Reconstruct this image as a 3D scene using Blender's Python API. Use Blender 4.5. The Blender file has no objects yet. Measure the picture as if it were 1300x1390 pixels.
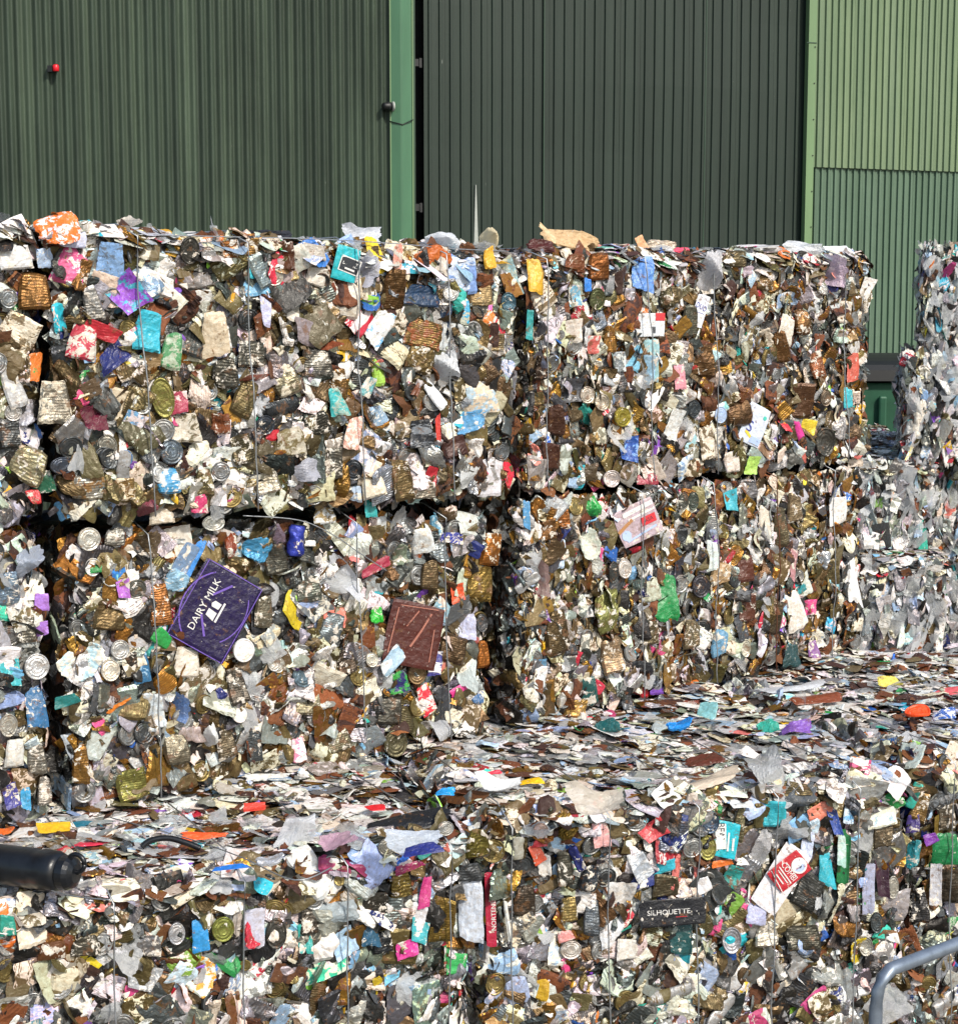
import bpy, math, numpy as np
from mathutils import Vector
R = np.random.RandomState(11)
scn = bpy.context.scene
COL = scn.collection
# ------------------------------------------------------------------ camera model
F = 2300.0; TH = math.atan(275/2300); CT, ST = math.cos(TH), math.sin(TH); EYE = 3.0; ZP = 1.1
def ray(x, y):
    a = (x-650)/F; b = (695-y)/F
    return np.array([a, CT+b*ST, b*CT-ST])
def on_z(x, y, z):
    r = ray(x, y); t = (z-EYE)/r[2]; return np.array([r[0]*t, r[1]*t, z])
def proj(P):
    P = np.atleast_2d(P); X, Y, Z = P[:, 0], P[:, 1], P[:, 2]-EYE
    d = np.maximum(Y*CT-Z*ST, .05); v = Y*ST+Z*CT
    return 650+F*X/d, 695-F*v/d, d
def on_plane(x, y, p0, n):
    r = ray(x, y); o = np.array([0, 0, EYE]); t = np.dot(p0-o, n)/np.dot(r, n); return o+r*t
cam = bpy.data.objects.new('camera', bpy.data.cameras.new('camera')); COL.objects.link(cam); scn.camera = cam
cam.location = (0, 0, EYE); cam.rotation_euler = (math.pi/2-TH, 0, 0)
cam.data.sensor_fit = 'HORIZONTAL'; cam.data.sensor_width = 36; cam.data.lens = 36*F/1300; cam.data.clip_end = 2000
# ------------------------------------------------------------------ colour
def lin(c):
    c = c/255.0; return c/12.92 if c <= .04045 else ((c+.055)/1.055)**2.4
def hx(h): return np.array([lin(int(h[i:i+2], 16)) for i in (0, 2, 4)])
# ------------------------------------------------------------------ materials
def newmat(n):
    m = bpy.data.materials.new(n); m.use_nodes = True; nt = m.node_tree; nt.nodes.clear()
    out = nt.nodes.new('ShaderNodeOutputMaterial'); b = nt.nodes.new('ShaderNodeBsdfPrincipled')
    nt.links.new(b.outputs[0], out.inputs[0]); return m, nt, b, out
def N(nt, t, ins=None, **kw):
    n = nt.nodes.new(t)
    for k, v in kw.items(): setattr(n, k, v)
    for k, v in (ins or {}).items():
        if hasattr(v, 'is_linked') or hasattr(v, 'links'): nt.links.new(v, n.inputs[k])
        else: n.inputs[k].default_value = v
    return n
def math_(nt, op, a, b=0.0, c=0.0):
    return N(nt, 'ShaderNodeMath', {0: a, 1: b, 2: c}, operation=op).outputs[0]
def mapr(nt, v, a, b, c=0.0, d=1.0):
    return N(nt, 'ShaderNodeMapRange', {0: v, 1: a, 2: b, 3: c, 4: d}).outputs[0]
def mixc(nt, f, a, b, mode='MIX'):
    n = nt.nodes.new('ShaderNodeMix'); n.data_type = 'RGBA'; n.blend_type = mode
    for i, v in ((0, f), (6, a), (7, b)):
        if hasattr(v, 'links'): nt.links.new(v, n.inputs[i])
        else: n.inputs[i].default_value = v if i == 0 else tuple(v)+((1,) if len(v) == 3 else ())
    return n.outputs[2]
def noise(nt, vec, scale, det=4, rough=.6, dist=0.0):
    return N(nt, 'ShaderNodeTexNoise', {'Vector': vec, 'Scale': scale, 'Detail': det, 'Roughness': rough, 'Distortion': dist}).outputs[0]
def vmul(nt, v, s): return N(nt, 'ShaderNodeVectorMath', {0: v, 1: s}, operation='MULTIPLY').outputs[0]

def scrap_material():
    m, nt, b, out = newmat('scrap')
    aA = N(nt, 'ShaderNodeAttribute', attribute_name='cA'); aB = N(nt, 'ShaderNodeAttribute', attribute_name='cB')
    aP = N(nt, 'ShaderNodeAttribute', attribute_name='par'); aL = N(nt, 'ShaderNodeAttribute', attribute_name='loc')
    loc = aL.outputs['Vector']; sp = N(nt, 'ShaderNodeSeparateColor', {0: aP.outputs['Color']})
    rib, rough, seed = sp.outputs[0], sp.outputs[1], sp.outputs[2]; band = aP.outputs['Alpha']
    metal, patch = aA.outputs['Alpha'], aB.outputs['Alpha']
    n1 = noise(nt, loc, 24, 5, .7, .5)
    thr = mapr(nt, patch, 0, 1, .78, .24)
    mk = mapr(nt, math_(nt, 'SUBTRACT', n1, thr), 0, .012)
    # printed lines, blocks and bars across a label
    st = noise(nt, vmul(nt, loc, (70, 260, 1)), 1, 1, .3)
    blk = noise(nt, vmul(nt, loc, (6, 42, 1)), 1, 0, .3)
    lines = math_(nt, 'MULTIPLY', mapr(nt, st, .52, .56), mapr(nt, blk, .5, .53))
    big = mapr(nt, noise(nt, vmul(nt, loc, (9, 22, 1)), 1, 0, .2), .6, .615)
    bnd = math_(nt, 'MAXIMUM', lines, big)
    mask = N(nt, 'ShaderNodeMix', {0: band, 2: mk, 3: bnd}).outputs[0]
    c = mixc(nt, mask, aA.outputs['Color'], aB.outputs['Color'])
    # ink smudges / stains
    n2 = noise(nt, loc, 60, 3, .7)
    c = mixc(nt, mapr(nt, n2, .33, .66, 0, .7), c, mixc(nt, 1.0, c, (.62, .5, .38), 'MULTIPLY'))
    n3 = noise(nt, loc, 16, 5, .78)
    rustm = mapr(nt, math_(nt, 'ADD', n3, math_(nt, 'MULTIPLY', metal, .05)), .6, .66, 0, .75)
    rc = mixc(nt, noise(nt, loc, 90, 3), (.055, .026, .012), (.22, .10, .035))
    c = mixc(nt, rustm, c, rc)
    # scuffs down to pale undercoat
    n4 = noise(nt, vmul(nt, loc, (1, .45, 1)), 75, 2, .75)
    c = mixc(nt, mapr(nt, n4, .69, .72, 0, .6), c, (.62, .58, .5))
    nt.links.new(c, b.inputs['Base Color'])
    inv = math_(nt, 'SUBTRACT', 1.0, math_(nt, 'MAXIMUM', mask, rustm))
    nt.links.new(math_(nt, 'MULTIPLY', metal, inv), b.inputs['Metallic'])
    nt.links.new(math_(nt, 'ADD', rough, mapr(nt, n2, .3, .7, -.08, .16)), b.inputs['Roughness'])
    sx = N(nt, 'ShaderNodeSeparateXYZ', {0: loc})
    wob = math_(nt, 'ADD', math_(nt, 'MULTIPLY', sx.outputs[1], mapr(nt, seed, 0, 1, .72, 1.25)), math_(nt, 'MULTIPLY', noise(nt, loc, 14, 1), .03))
    rb = math_(nt, 'MULTIPLY', math_(nt, 'SINE', math_(nt, 'MULTIPLY', wob, 2*math.pi/.0105)), math_(nt, 'MULTIPLY', rib, .2))
    vor = N(nt, 'ShaderNodeTexVoronoi', {'Vector': loc, 'Scale': 42.0}, feature='F1').outputs['Distance']
    hh = math_(nt, 'ADD', rb, math_(nt, 'ADD', math_(nt, 'MULTIPLY', n1, 1.6), math_(nt, 'MULTIPLY', vor, .55)))
    bp = N(nt, 'ShaderNodeBump', {'Height': hh, 'Strength': 1.0, 'Distance': .0036})
    nt.links.new(bp.outputs[0], b.inputs['Normal'])
    return m
def film_material():
    m, nt, b, out = newmat('plastic_film')
    aA = N(nt, 'ShaderNodeAttribute', attribute_name='cA'); aL = N(nt, 'ShaderNodeAttribute', attribute_name='loc')
    loc = aL.outputs['Vector']
    n = noise(nt, loc, 40, 5, .7, 1)
    c = mixc(nt, mapr(nt, n, .4, .75, 0, .5), aA.outputs['Color'], (.30, .27, .22))
    nt.links.new(c, b.inputs['Base Color']); b.inputs['Roughness'].default_value = .2
    bp = N(nt, 'ShaderNodeBump', {'Height': n, 'Strength': .9, 'Distance': .006}); nt.links.new(bp.outputs[0], b.inputs['Normal'])
    tr = N(nt, 'ShaderNodeBsdfTransparent'); tl = N(nt, 'ShaderNodeBsdfTranslucent', {'Color': aA.outputs['Color']})
    m1 = N(nt, 'ShaderNodeMixShader', {0: .25, 1: b.outputs[0], 2: tl.outputs[0]})
    al = math_(nt, 'MULTIPLY', mapr(nt, n, .35, .7, .65, .15), aA.outputs['Alpha'])
    m2 = N(nt, 'ShaderNodeMixShader', {0: al, 1: m1.outputs[0], 2: tr.outputs[0]})
    nt.links.new(m2.outputs[0], out.inputs[0]); return m
def core_material():
    m, nt, b, out = newmat('bale_core')
    tc = N(nt, 'ShaderNodeTexCoord').outputs['Object']
    v = N(nt, 'ShaderNodeTexVoronoi', {'Vector': tc, 'Scale': 22.0, 'Randomness': 1.0})
    r = N(nt, 'ShaderNodeSeparateColor', {0: v.outputs['Color']}).outputs[0]
    cr = nt.nodes.new('ShaderNodeValToRGB'); nt.links.new(r, cr.inputs[0]); cr.color_ramp.interpolation = 'CONSTANT'
    els = [(0, '2b2019'), (.25, '4b3a26'), (.45, '3a3c3d'), (.6, '5a4223'), (.75, '8b8578'), (.85, '241d1a'), (.95, '40505c')]
    cr.color_ramp.elements[0].color = tuple(hx(els[0][1]))+(1,); cr.color_ramp.elements[1].position = els[1][0]; cr.color_ramp.elements[1].color = tuple(hx(els[1][1]))+(1,)
    for p, h in els[2:]:
        e = cr.color_ramp.elements.new(p); e.color = tuple(hx(h))+(1,)
    nt.links.new(cr.outputs[0], b.inputs['Base Color']); b.inputs['Roughness'].default_value = .6
    bp = N(nt, 'ShaderNodeBump', {'Height': noise(nt, tc, 60, 5, .7), 'Strength': 1.0, 'Distance': .02}); nt.links.new(bp.outputs[0], b.inputs['Normal'])
    return m
def plain(n, h, rough=.5, metal=0.0, var=.15, scale=30, bump=0.0, streak=1.0, spec=.5):
    m, nt, b, out = newmat(n); c = hx(h); tc = N(nt, 'ShaderNodeTexCoord').outputs['Object']
    nn = noise(nt, vmul(nt, tc, (1, 1, streak)), scale, 5, .65)
    cc = mixc(nt, mapr(nt, nn, .3, .7), c*(1-var), np.minimum(c*(1+var), .95)); nt.links.new(cc, b.inputs['Base Color'])
    b.inputs['Roughness'].default_value = rough; b.inputs['Metallic'].default_value = metal; b.inputs['Specular IOR Level'].default_value = spec
    if bump: nt.links.new(N(nt, 'ShaderNodeBump', {'Height': nn, 'Strength': 1.0, 'Distance': bump}).outputs[0], b.inputs['Normal'])
    return m
def cladding(n, base, dirt, pale, amount=.5, pitchscale=1.0, rough=.55):
    m, nt, b, out = newmat(n); tc = N(nt, 'ShaderNodeTexCoord').outputs['Object']
    st = noise(nt, vmul(nt, tc, (9, 9, .35)), 1.0, 6, .72)
    cl = noise(nt, vmul(nt, tc, (.8, .8, .5)), 1.0, 5, .65)
    fn = noise(nt, vmul(nt, tc, (60, 60, 6)), 1.0, 4, .7)
    per = noise(nt, vmul(nt, tc, (5.2, 5.2, .04)), 1.0, 1, .4)
    c = mixc(nt, mapr(nt, per, .35, .65, 0, .6), hx(base), hx(pale))
    c = mixc(nt, mapr(nt, math_(nt, 'ADD', math_(nt, 'MULTIPLY', st, .6), math_(nt, 'MULTIPLY', cl, .4)), .4, .62, 0, amount), c, hx(dirt))
    c = mixc(nt, mapr(nt, fn, .45, .75, 0, .3), c, mixc(nt, 1.0, c, (.6, .62, .55), 'MULTIPLY'))
    sp = noise(nt, vmul(nt, tc, (30, 30, 4)), 1.0, 2, .5)
    c = mixc(nt, mapr(nt, sp, .79, .80, 0, .6), c, (.35, .38, .35))
    nt.links.new(c, b.inputs['Base Color']); b.inputs['Roughness'].default_value = rough; b.inputs['Specular IOR Level'].default_value = .3
    nt.links.new(N(nt, 'ShaderNodeBump', {'Height': st, 'Strength': .5, 'Distance': .01}).outputs[0], b.inputs['Normal'])
    return m
SCRAP, FILM, CORE = scrap_material(), film_material(), core_material()
WIRE = plain('baling_wire', '9a9ea2', .4, .7, .3, 40)
RWIRE = plain('rusty_wire', '5c3620', .7, .3, .4, 40)
INKW = plain('white_print', 'd8d6d2', .6, 0, .1, 200); INKD = plain('dark_print', '20242c', .6, 0, .2, 200)
INKB = plain('blue_print', '2a3a90', .6, 0, .1, 200); INKL = plain('lilac_print', '6a50a8', .5, 0, .15, 200); INKR = plain('red_print', 'c43038', .5, 0, .1, 200)
INKP = plain('worn_edge_print', 'a06858', .5, 0, .2, 200); INKP2 = plain('pale_blue_print', 'a8bce0', .5, 0, .1, 200); INKY = plain('yellow_print', 'e0c040', .5, 0, .1, 200)
INKO = plain('tan_print', 'a8784c', .5, 0, .15, 200); INKT = plain('turquoise_print', '40b0a0', .5, 0, .1, 200)
def worn(m, thr=.60):
    nt = m.node_tree; out = [n for n in nt.nodes if n.type == 'OUTPUT_MATERIAL'][0]; b = [n for n in nt.nodes if n.type == 'BSDF_PRINCIPLED'][0]
    tc = N(nt, 'ShaderNodeTexCoord').outputs['Object']; n = noise(nt, tc, 55, 5, .75)
    mx = N(nt, 'ShaderNodeMixShader', {0: mapr(nt, n, thr-.05, thr+.02, 0.05, .9), 1: b.outputs[0], 2: N(nt, 'ShaderNodeBsdfTransparent').outputs[0]}); nt.links.new(mx.outputs[0], out.inputs[0])
for m_ink in (INKW, INKD, INKB, INKL, INKR, INKP, INKP2, INKO): worn(m_ink, .62)
# ------------------------------------------------------------------ item prototypes (unit size, x/y in the sheet, z outward)
def quads(nx, ny):
    i, j = np.meshgrid(np.arange(nx), np.arange(ny), indexing='ij'); a = i*(ny+1)+j
    return np.stack([a, a+ny+1, a+ny+2, a+1], -1).reshape(-1, 4)
def folds(x, y, r, k, amp):
    z = np.zeros_like(x)
    for _ in range(k):
        a = r.uniform(0, math.pi); c = r.uniform(-.35, .35)
        z += r.uniform(-1, 1)*amp*np.abs(x*math.cos(a)+y*math.sin(a)-c)
    return z-z.mean()
def wob(x, y, r, amp, k=5, fmax=9):
    z = np.zeros_like(x)
    for _ in range(k):
        z += amp/k*2*np.sin(r.uniform(-fmax, fmax)*x+r.uniform(-fmax, fmax)*y+r.uniform(0, 6.3))
    return z
def sheet(nx, ny, r, nf, fa, wa, jag, skirt, rnd, taper, jit=.0, corner=0.0):
    gx, gy = np.meshgrid(np.linspace(-1, 1, nx+1), np.linspace(-1, 1, ny+1), indexing='ij')
    x = gx*(np.sqrt(1-rnd*gy*gy/2)); y = gy*(np.sqrt(1-rnd*gx*gx/2))
    x = x*.5; y = y*.5
    if taper: x = x*(1-taper*(y+.5)); y = y-taper*.5*(x*x)*(y < 0)
    if corner:
        c = r.uniform(-corner, corner, (4, 2)); u, v = (gx+1)/2, (gy+1)/2
        w = [(1-u)*(1-v), u*(1-v), (1-u)*v, u*v]
        x = x+sum(w[k]*c[k, 0] for k in range(4)); y = y+sum(w[k]*c[k, 1] for k in range(4))
    e = np.maximum(np.abs(gx), np.abs(gy)); edge = e > .999
    ang = np.arctan2(gy, gx); s = np.zeros_like(x)
    for k in range(3, 13): s += r.uniform(-1, 1)/k**.5*np.sin(k*ang+r.uniform(0, 6.3))
    sc = 1+jag*s*e; x = x*sc; y = y*sc
    if jit: x = x+r.uniform(-jit, jit, x.shape); y = y+r.uniform(-jit, jit, x.shape)
    z = folds(x, y, r, nf, fa)+wob(x, y, r, wa)+r.uniform(-jit, jit, x.shape)*1.2
    if skirt:
        z = z-np.where(edge, skirt, 0); x = np.where(edge, x*.97, x); y = np.where(edge, y*.97, y)
    v = np.stack([x, y, z], -1).reshape(-1, 3); q = quads(nx, ny)
    return v, q.reshape(-1), np.full(len(q), 4)
def disc(r, nr, ns, dmg):
    prof = [(.03, 0), (.12, .0), (.2, .004), (.235, .022), (.27, 0), (.31, .002), (.335, .022), (.365, .0), (.40, .0), (.425, -.02), (.455, .05), (.48, .055), (.5, .03), (.505, -.09)]
    if nr < 10: prof = [prof[i] for i in (0, 2, 3, 4, 6, 8, 10, 12, 13)]
    rr = np.array(prof); t = np.linspace(0, 2*math.pi, ns, endpoint=False)
    x = rr[:, :1]*np.cos(t); y = rr[:, :1]*np.sin(t); z = np.repeat(rr[:, 1:2], ns, 1)
    z = z+folds(x, y, r, 2, dmg)+wob(x, y, r, dmg*.25, 4, 6)
    n = len(rr); v = np.stack([x, y, z], -1).reshape(-1, 3)
    i, j = np.meshgrid(np.arange(n-1), np.arange(ns), indexing='ij'); j2 = (j+1) % ns
    q = np.stack([i*ns+j, (i+1)*ns+j, (i+1)*ns+j2, i*ns+j2], -1).reshape(-1)
    loops = np.concatenate([np.arange(ns), q]); sizes = np.concatenate([[ns], np.full((n-1)*ns, 4)])
    return v, loops, sizes
def drink(r):
    ns, nl = 18, 12; t = np.linspace(0, 2*math.pi, ns, endpoint=False)
    rad = np.array([.02, .18, .2, .27, .30, .36, .36, .35, .33, .35, .36, .36, .30, .27, .02]); yy = np.array([.44, .44, .47, .5, .47, .40, .28, .15, 0, -.12, -.26, -.40, -.47, -.5, -.46])
    nl = len(rad); x = rad[:, None]*np.cos(t); z = rad[:, None]*np.sin(t)*.6; y = np.repeat(yy[:, None], ns, 1)
    x = x+wob(y*1.5, z, r, .04, 5, 12)+folds(y, z, r, 3, .10); z = z+wob(x, y, r, .10, 5, 11)+folds(x, y, r, 3, .35)
    a = r.uniform(-.7, .7); z = z+y*math.tan(a)*.6
    v = np.stack([x, y, z], -1).reshape(-1, 3)
    i, j = np.meshgrid(np.arange(nl-1), np.arange(ns), indexing='ij'); j2 = (j+1) % ns
    q = np.stack([i*ns+j, i*ns+j2, (i+1)*ns+j2, (i+1)*ns+j], -1).reshape(-1)
    return v, np.concatenate([np.arange(ns)[::-1], q, (nl-1)*ns+np.arange(ns)]), np.concatenate([[ns], np.full((nl-1)*ns, 4), [ns]])
KIND = {
 'can':    (lambda r: sheet(10, 11, r, 5, .26, .02, .03, .10, r.uniform(.05, .6), r.uniform(0, .35), .010, .10), 18, 0, 'flattened_can'),
 'disc':   (lambda r: disc(r, 14, 26, r.uniform(.03, .2)), 8, 1, 'can_end'),
 'crush':  (lambda r: sheet(14, 14, r, 12, .55, .03, .07, .12, r.uniform(.1, .8), 0, .020, .18), 16, 0, 'crumpled_metal'),
 'carton': (lambda r: sheet(11, 11, r, 6, .30, .02, .04, .03, r.uniform(0, .35), r.uniform(0, .2), .012, .18), 18, 0, 'printed_scrap'),
 'film':   (lambda r: sheet(18, 18, r, 14, .65, .05, .11, 0, r.uniform(.1, .8), 0, .014, .22), 12, 0, 'plastic_film'),
 'drink':  (drink, 6, 1, 'crushed_drinks_can'),
 'lowcan': (lambda r: sheet(6, 6, r, 4, .36, .02, .07, .09, r.uniform(0, .7), r.uniform(0, .3), .02, .1), 16, 0, ''),
 'shard':  (lambda r: sheet(4, 4, r, 3, .6, .04, .12, .05, 0, 0, .06, .28), 20, 0, ''),
 'twist':  (lambda r: sheet(2, 6, r, 3, .7, .2, .06, .1, 0, 0, .05, .2), 14, 0, ''),
 'lowdisc':(lambda r: disc(r, 8, 16, r.uniform(.03, .3)), 6, 1, ''),
 'flake':  (lambda r: sheet(4, 4, r, 2, .30, .05, .09, .05, r.uniform(0, .8), 0, .02, .15), 20, 0, ''),
 'panel':  (lambda r: sheet(16, 16, r, 4, .07, .014, .004, .02, .13, 0, .002, .02), 4, 0, 'printed_tin'),
}
PROTO = {k: [v[0](np.random.RandomState(100+17*i+len(k)*7)) for i in range(v[1])] for k, v in KIND.items()}
# ------------------------------------------------------------------ palettes: (weight, hex, metal, rough, hexB, patch, rib)
CR, WH, GY, ST_, DS, OL, GO, RU, DK, PB = 'd8d2c2', 'e4e6e6', '989da2', '8c9194', '4c5052', '695c3e', '946c30', '6a3e20', '201e1c', '9dbbe0'
ACC = ['2aa7c0', '2b62b8', 'b8283a', 'd8742a', 'd9b02a', '2f9350', '7a4bb0', 'd8508e', '1c2b70', '37b0a0', 'd87a70', '78b8e0', 'c8324a', '8ac24a']
def PAL(cr, wh, gy, st, ds, ol, go, ru, dk, pb, acc):
    L = [(cr, CR, 0, .5, OL, .5, .3), (wh, WH, 0, .4, '8a8a84', .3, .2), (gy, GY, .3, .4, WH, .35, .4), (st, ST_, .85, .3, CR, .22, .9), (ds, DS, .8, .38, GY, .15, .8),
         (ol, OL, .75, .36, CR, .2, .8), (go, GO, .85, .32, RU, .35, .7), (ru, RU, .1, .7, '3a2114', .5, .4), (dk, DK, .2, .4, DS, .3, .2), (pb, PB, 0, .4, WH, .4, .1)]
    for a in ACC: L.append((acc/len(ACC), a, 0, .4, WH, .3, .25))
    w = np.array([l[0] for l in L], float); return w/w.sum(), L
P_A = PAL(14, 16, 9, 18, 12, 26, 7, 4, 4, 4, 8)
P_Z = PAL(11, 15, 14, 16, 12, 16, 2, 3, 8, 6, 10)
P_B = PAL(15, 15, 7, 12, 11, 22, 15, 10, 6, 3, 7)
P_C = PAL(8, 13, 10, 17, 19, 18, 6, 6, 11, 5, 12)
P_T = PAL(20, 42, 16, 3, 1, 2, 7, 18, 1, 9, 6)
P_P = PAL(6, 24, 34, 3, 14, 4, 0, 3, 10, 8, 8)
P_D = PAL(8, 4, 3, 6, 12, 22, 8, 22, 22, 1, 3); P_GAPSHADE = PAL(4, 2, 2, 4, 14, 14, 3, 18, 44, 1, 2)  # second palette: dark and rusty scrap, painting the shade between bales
def pick(pal, n, rs):
    w, L = pal; ix = rs.choice(len(L), n, p=w)
    A = np.array([list(hx(l[1]))+[l[2], l[3]]+list(hx(l[4]))+[l[5], l[6]] for l in L])[ix]
    v = np.exp(rs.normal(-.03, .26, (n, 1))); hue = np.exp(rs.normal(0, .07, (n, 3)))
    cA = np.clip(A[:, :3]*v*hue, .008, .82); cB = np.clip(A[:, 5-0:8]*hue, .01, .82) if False else np.clip(A[:, 5:8]*hue, .01, .82)
    return (np.concatenate([cA, A[:, 3:4]*rs.uniform(.8, 1, (n, 1))], 1), np.concatenate([cB, np.clip(A[:, 8:9]+rs.normal(0, .22, (n, 1)), 0, 1)], 1),
            np.concatenate([A[:, 9:10]*(rs.rand(n, 1) < .5)*rs.uniform(.3, 1, (n, 1)), A[:, 4:5], rs.rand(n, 1), (rs.rand(n, 1) < .35)*(A[:, 3:4] < .2)*1.0], 1))
# ------------------------------------------------------------------ items
class Items:
    F = ['pos', 'T', 'U', 'S', 'cA', 'cB', 'par']
    def __init__(s): s.k = []; s.pi = []; s.a = {f: [] for f in s.F}
    def add(s, kind, pos, T, U, S, cA, cB, par, rs, pi=None):
        n = len(pos)
        s.k += [kind]*n; s.pi += list(rs.randint(0, len(PROTO[kind]), n)) if pi is None else [pi]*n
        for f, v in zip(s.F, (pos, T, U, S, cA, cB, par)): s.a[f].append(np.asarray(v, float))
    def done(s):
        s.k = np.array(s.k); s.pi = np.array(s.pi)
        for f in s.F: s.a[f] = np.concatenate(s.a[f]) if s.a[f] else np.zeros((0, 3))
        return s
def expand(it, idx, base):
    """vertices and attributes of the items idx, relative to base"""
    V, Lp, Sz, A, B, Pp, Lc, Sm, Mi = [], [], [], [], [], [], [], [], []; off = 0
    key = {}
    for i in idx: key.setdefault((it.k[i], it.pi[i]), []).append(i)
    for (k, p), ii in key.items():
        v, lp, sz = PROTO[k][p]; ii = np.array(ii); n = len(ii); m = len(v); S = it.a['S'][ii]; T = it.a['T'][ii]; U = it.a['U'][ii]; W = np.cross(T, U)
        sv = v[None]*S[:, None, :]
        w = sv[:, :, 0:1]*T[:, None]+sv[:, :, 1:2]*U[:, None]+sv[:, :, 2:3]*W[:, None]+it.a['pos'][ii][:, None]-base
        V.append(w.reshape(-1, 3)); Lp.append((lp[None]+off+(np.arange(n)*m)[:, None]).reshape(-1)); off += n*m
        Sz.append(np.tile(sz, n)); A.append(np.repeat(it.a['cA'][ii], m, 0)); B.append(np.repeat(it.a['cB'][ii], m, 0)); Pp.append(np.repeat(it.a['par'][ii], m, 0))
        lc = sv.copy(); sd = it.a['par'][ii][:, 2]; lc[:, :, 0] += (sd*37.7)[:, None]; lc[:, :, 1] += (sd*91.3 % 7)[:, None]; lc[:, :, 2] = lc[:, :, 2]*.5+(sd*53.1)[:, None]
        Lc.append(lc.reshape(-1, 3)); Sm.append(np.full(n*len(sz), KIND[k][2], bool)); Mi.append(np.full(n*len(sz), 1 if k == 'film' else 0, np.int32))
    c = np.concatenate
    return c(V), c(Lp), c(Sz), c(A), c(B), c(Pp), c(Lc), c(Sm), c(Mi)
def mesh_from(name, data):
    V, Lp, Sz, A, B, Pp, Lc, Sm, Mi = data; me = bpy.data.meshes.new(name)
    me.vertices.add(len(V)); me.vertices.foreach_set('co', V.astype(np.float32).ravel())
    me.loops.add(len(Lp)); me.loops.foreach_set('vertex_index', Lp.astype(np.int32))
    me.polygons.add(len(Sz)); st = np.concatenate([[0], np.cumsum(Sz)[:-1]]).astype(np.int32)
    me.polygons.foreach_set('loop_start', st); me.polygons.foreach_set('use_smooth', Sm); me.polygons.foreach_set('material_index', Mi)
    for n_, v in (('cA', A), ('cB', B), ('par', Pp)):
        a = me.attributes.new(n_, 'FLOAT_COLOR', 'POINT'); a.data.foreach_set('color', v.astype(np.float32).ravel())
    a = me.attributes.new('loc', 'FLOAT_VECTOR', 'POINT'); a.data.foreach_set('vector', Lc.astype(np.float32).ravel())
    me.materials.append(SCRAP); me.materials.append(FILM); me.update(calc_edges=True); return me
def obj(name, me, parent=None, loc=(0, 0, 0), mat=None):
    o = bpy.data.objects.new(name, me); COL.objects.link(o); o.location = loc
    if parent: o.parent = parent
    if mat: me.materials.append(mat)
    return o
def pymesh(name, verts, faces, smooth=False):
    me = bpy.data.meshes.new(name); me.from_pydata([tuple(map(float, v)) for v in verts], [], [tuple(map(int, f)) for f in faces])
    if smooth:
        for p in me.polygons: p.use_smooth = True
    me.update(); return me
def tag(o, label=None, cat=None, group=None, kind=None):
    for k, v in (('label', label), ('category', cat), ('group', group), ('kind', kind)):
        if v: o[k] = v
    return o
def empty(name, loc, label, cat, group=None):
    o = bpy.data.objects.new(name, None); COL.objects.link(o); o.location = loc; o.empty_display_size = .1
    return tag(o, label, cat, group)
def tube(pts, r, n=6):
    pts = [np.array(p, float) for p in pts]; vs = []; fs = []
    for i, p in enumerate(pts):
        d = pts[min(i+1, len(pts)-1)]-pts[max(i-1, 0)]; d /= np.linalg.norm(d)+1e-9
        a = np.cross(d, [.13, .31, .94]); a /= np.linalg.norm(a); b = np.cross(d, a)
        for k in range(n): t = 2*math.pi*k/n; vs.append(p+r*(a*math.cos(t)+b*math.sin(t)))
    for i in range(len(pts)-1):
        for k in range(n): fs.append((i*n+k, i*n+(k+1) % n, (i+1)*n+(k+1) % n, (i+1)*n+k))
    fs.append(tuple(range(n))[::-1]); fs.append(tuple((len(pts)-1)*n+k for k in range(n)))
    return vs, fs
def box(x0, x1, y0, y1, z0, z1):
    v = [(x, y, z) for x in (x0, x1) for y in (y0, y1) for z in (z0, z1)]
    return v, [(0, 1, 3, 2), (4, 6, 7, 5), (0, 4, 5, 1), (2, 3, 7, 6), (0, 2, 6, 4), (1, 5, 7, 3)]
def text_verts(s, size):
    cu = bpy.data.curves.new('t', 'FONT'); cu.body = s; cu.size = size; cu.align_x = 'CENTER'; cu.align_y = 'CENTER'; cu.resolution_u = 3
    o = bpy.data.objects.new('t', cu); COL.objects.link(o); dg = bpy.context.evaluated_depsgraph_get(); dg.update()
    me = o.evaluated_get(dg).to_mesh(); v = [tuple(x.co) for x in me.vertices]; f = [tuple(p.vertices) for p in me.polygons]
    bpy.data.objects.remove(o); bpy.data.curves.remove(cu); return np.array(v), f
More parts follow.
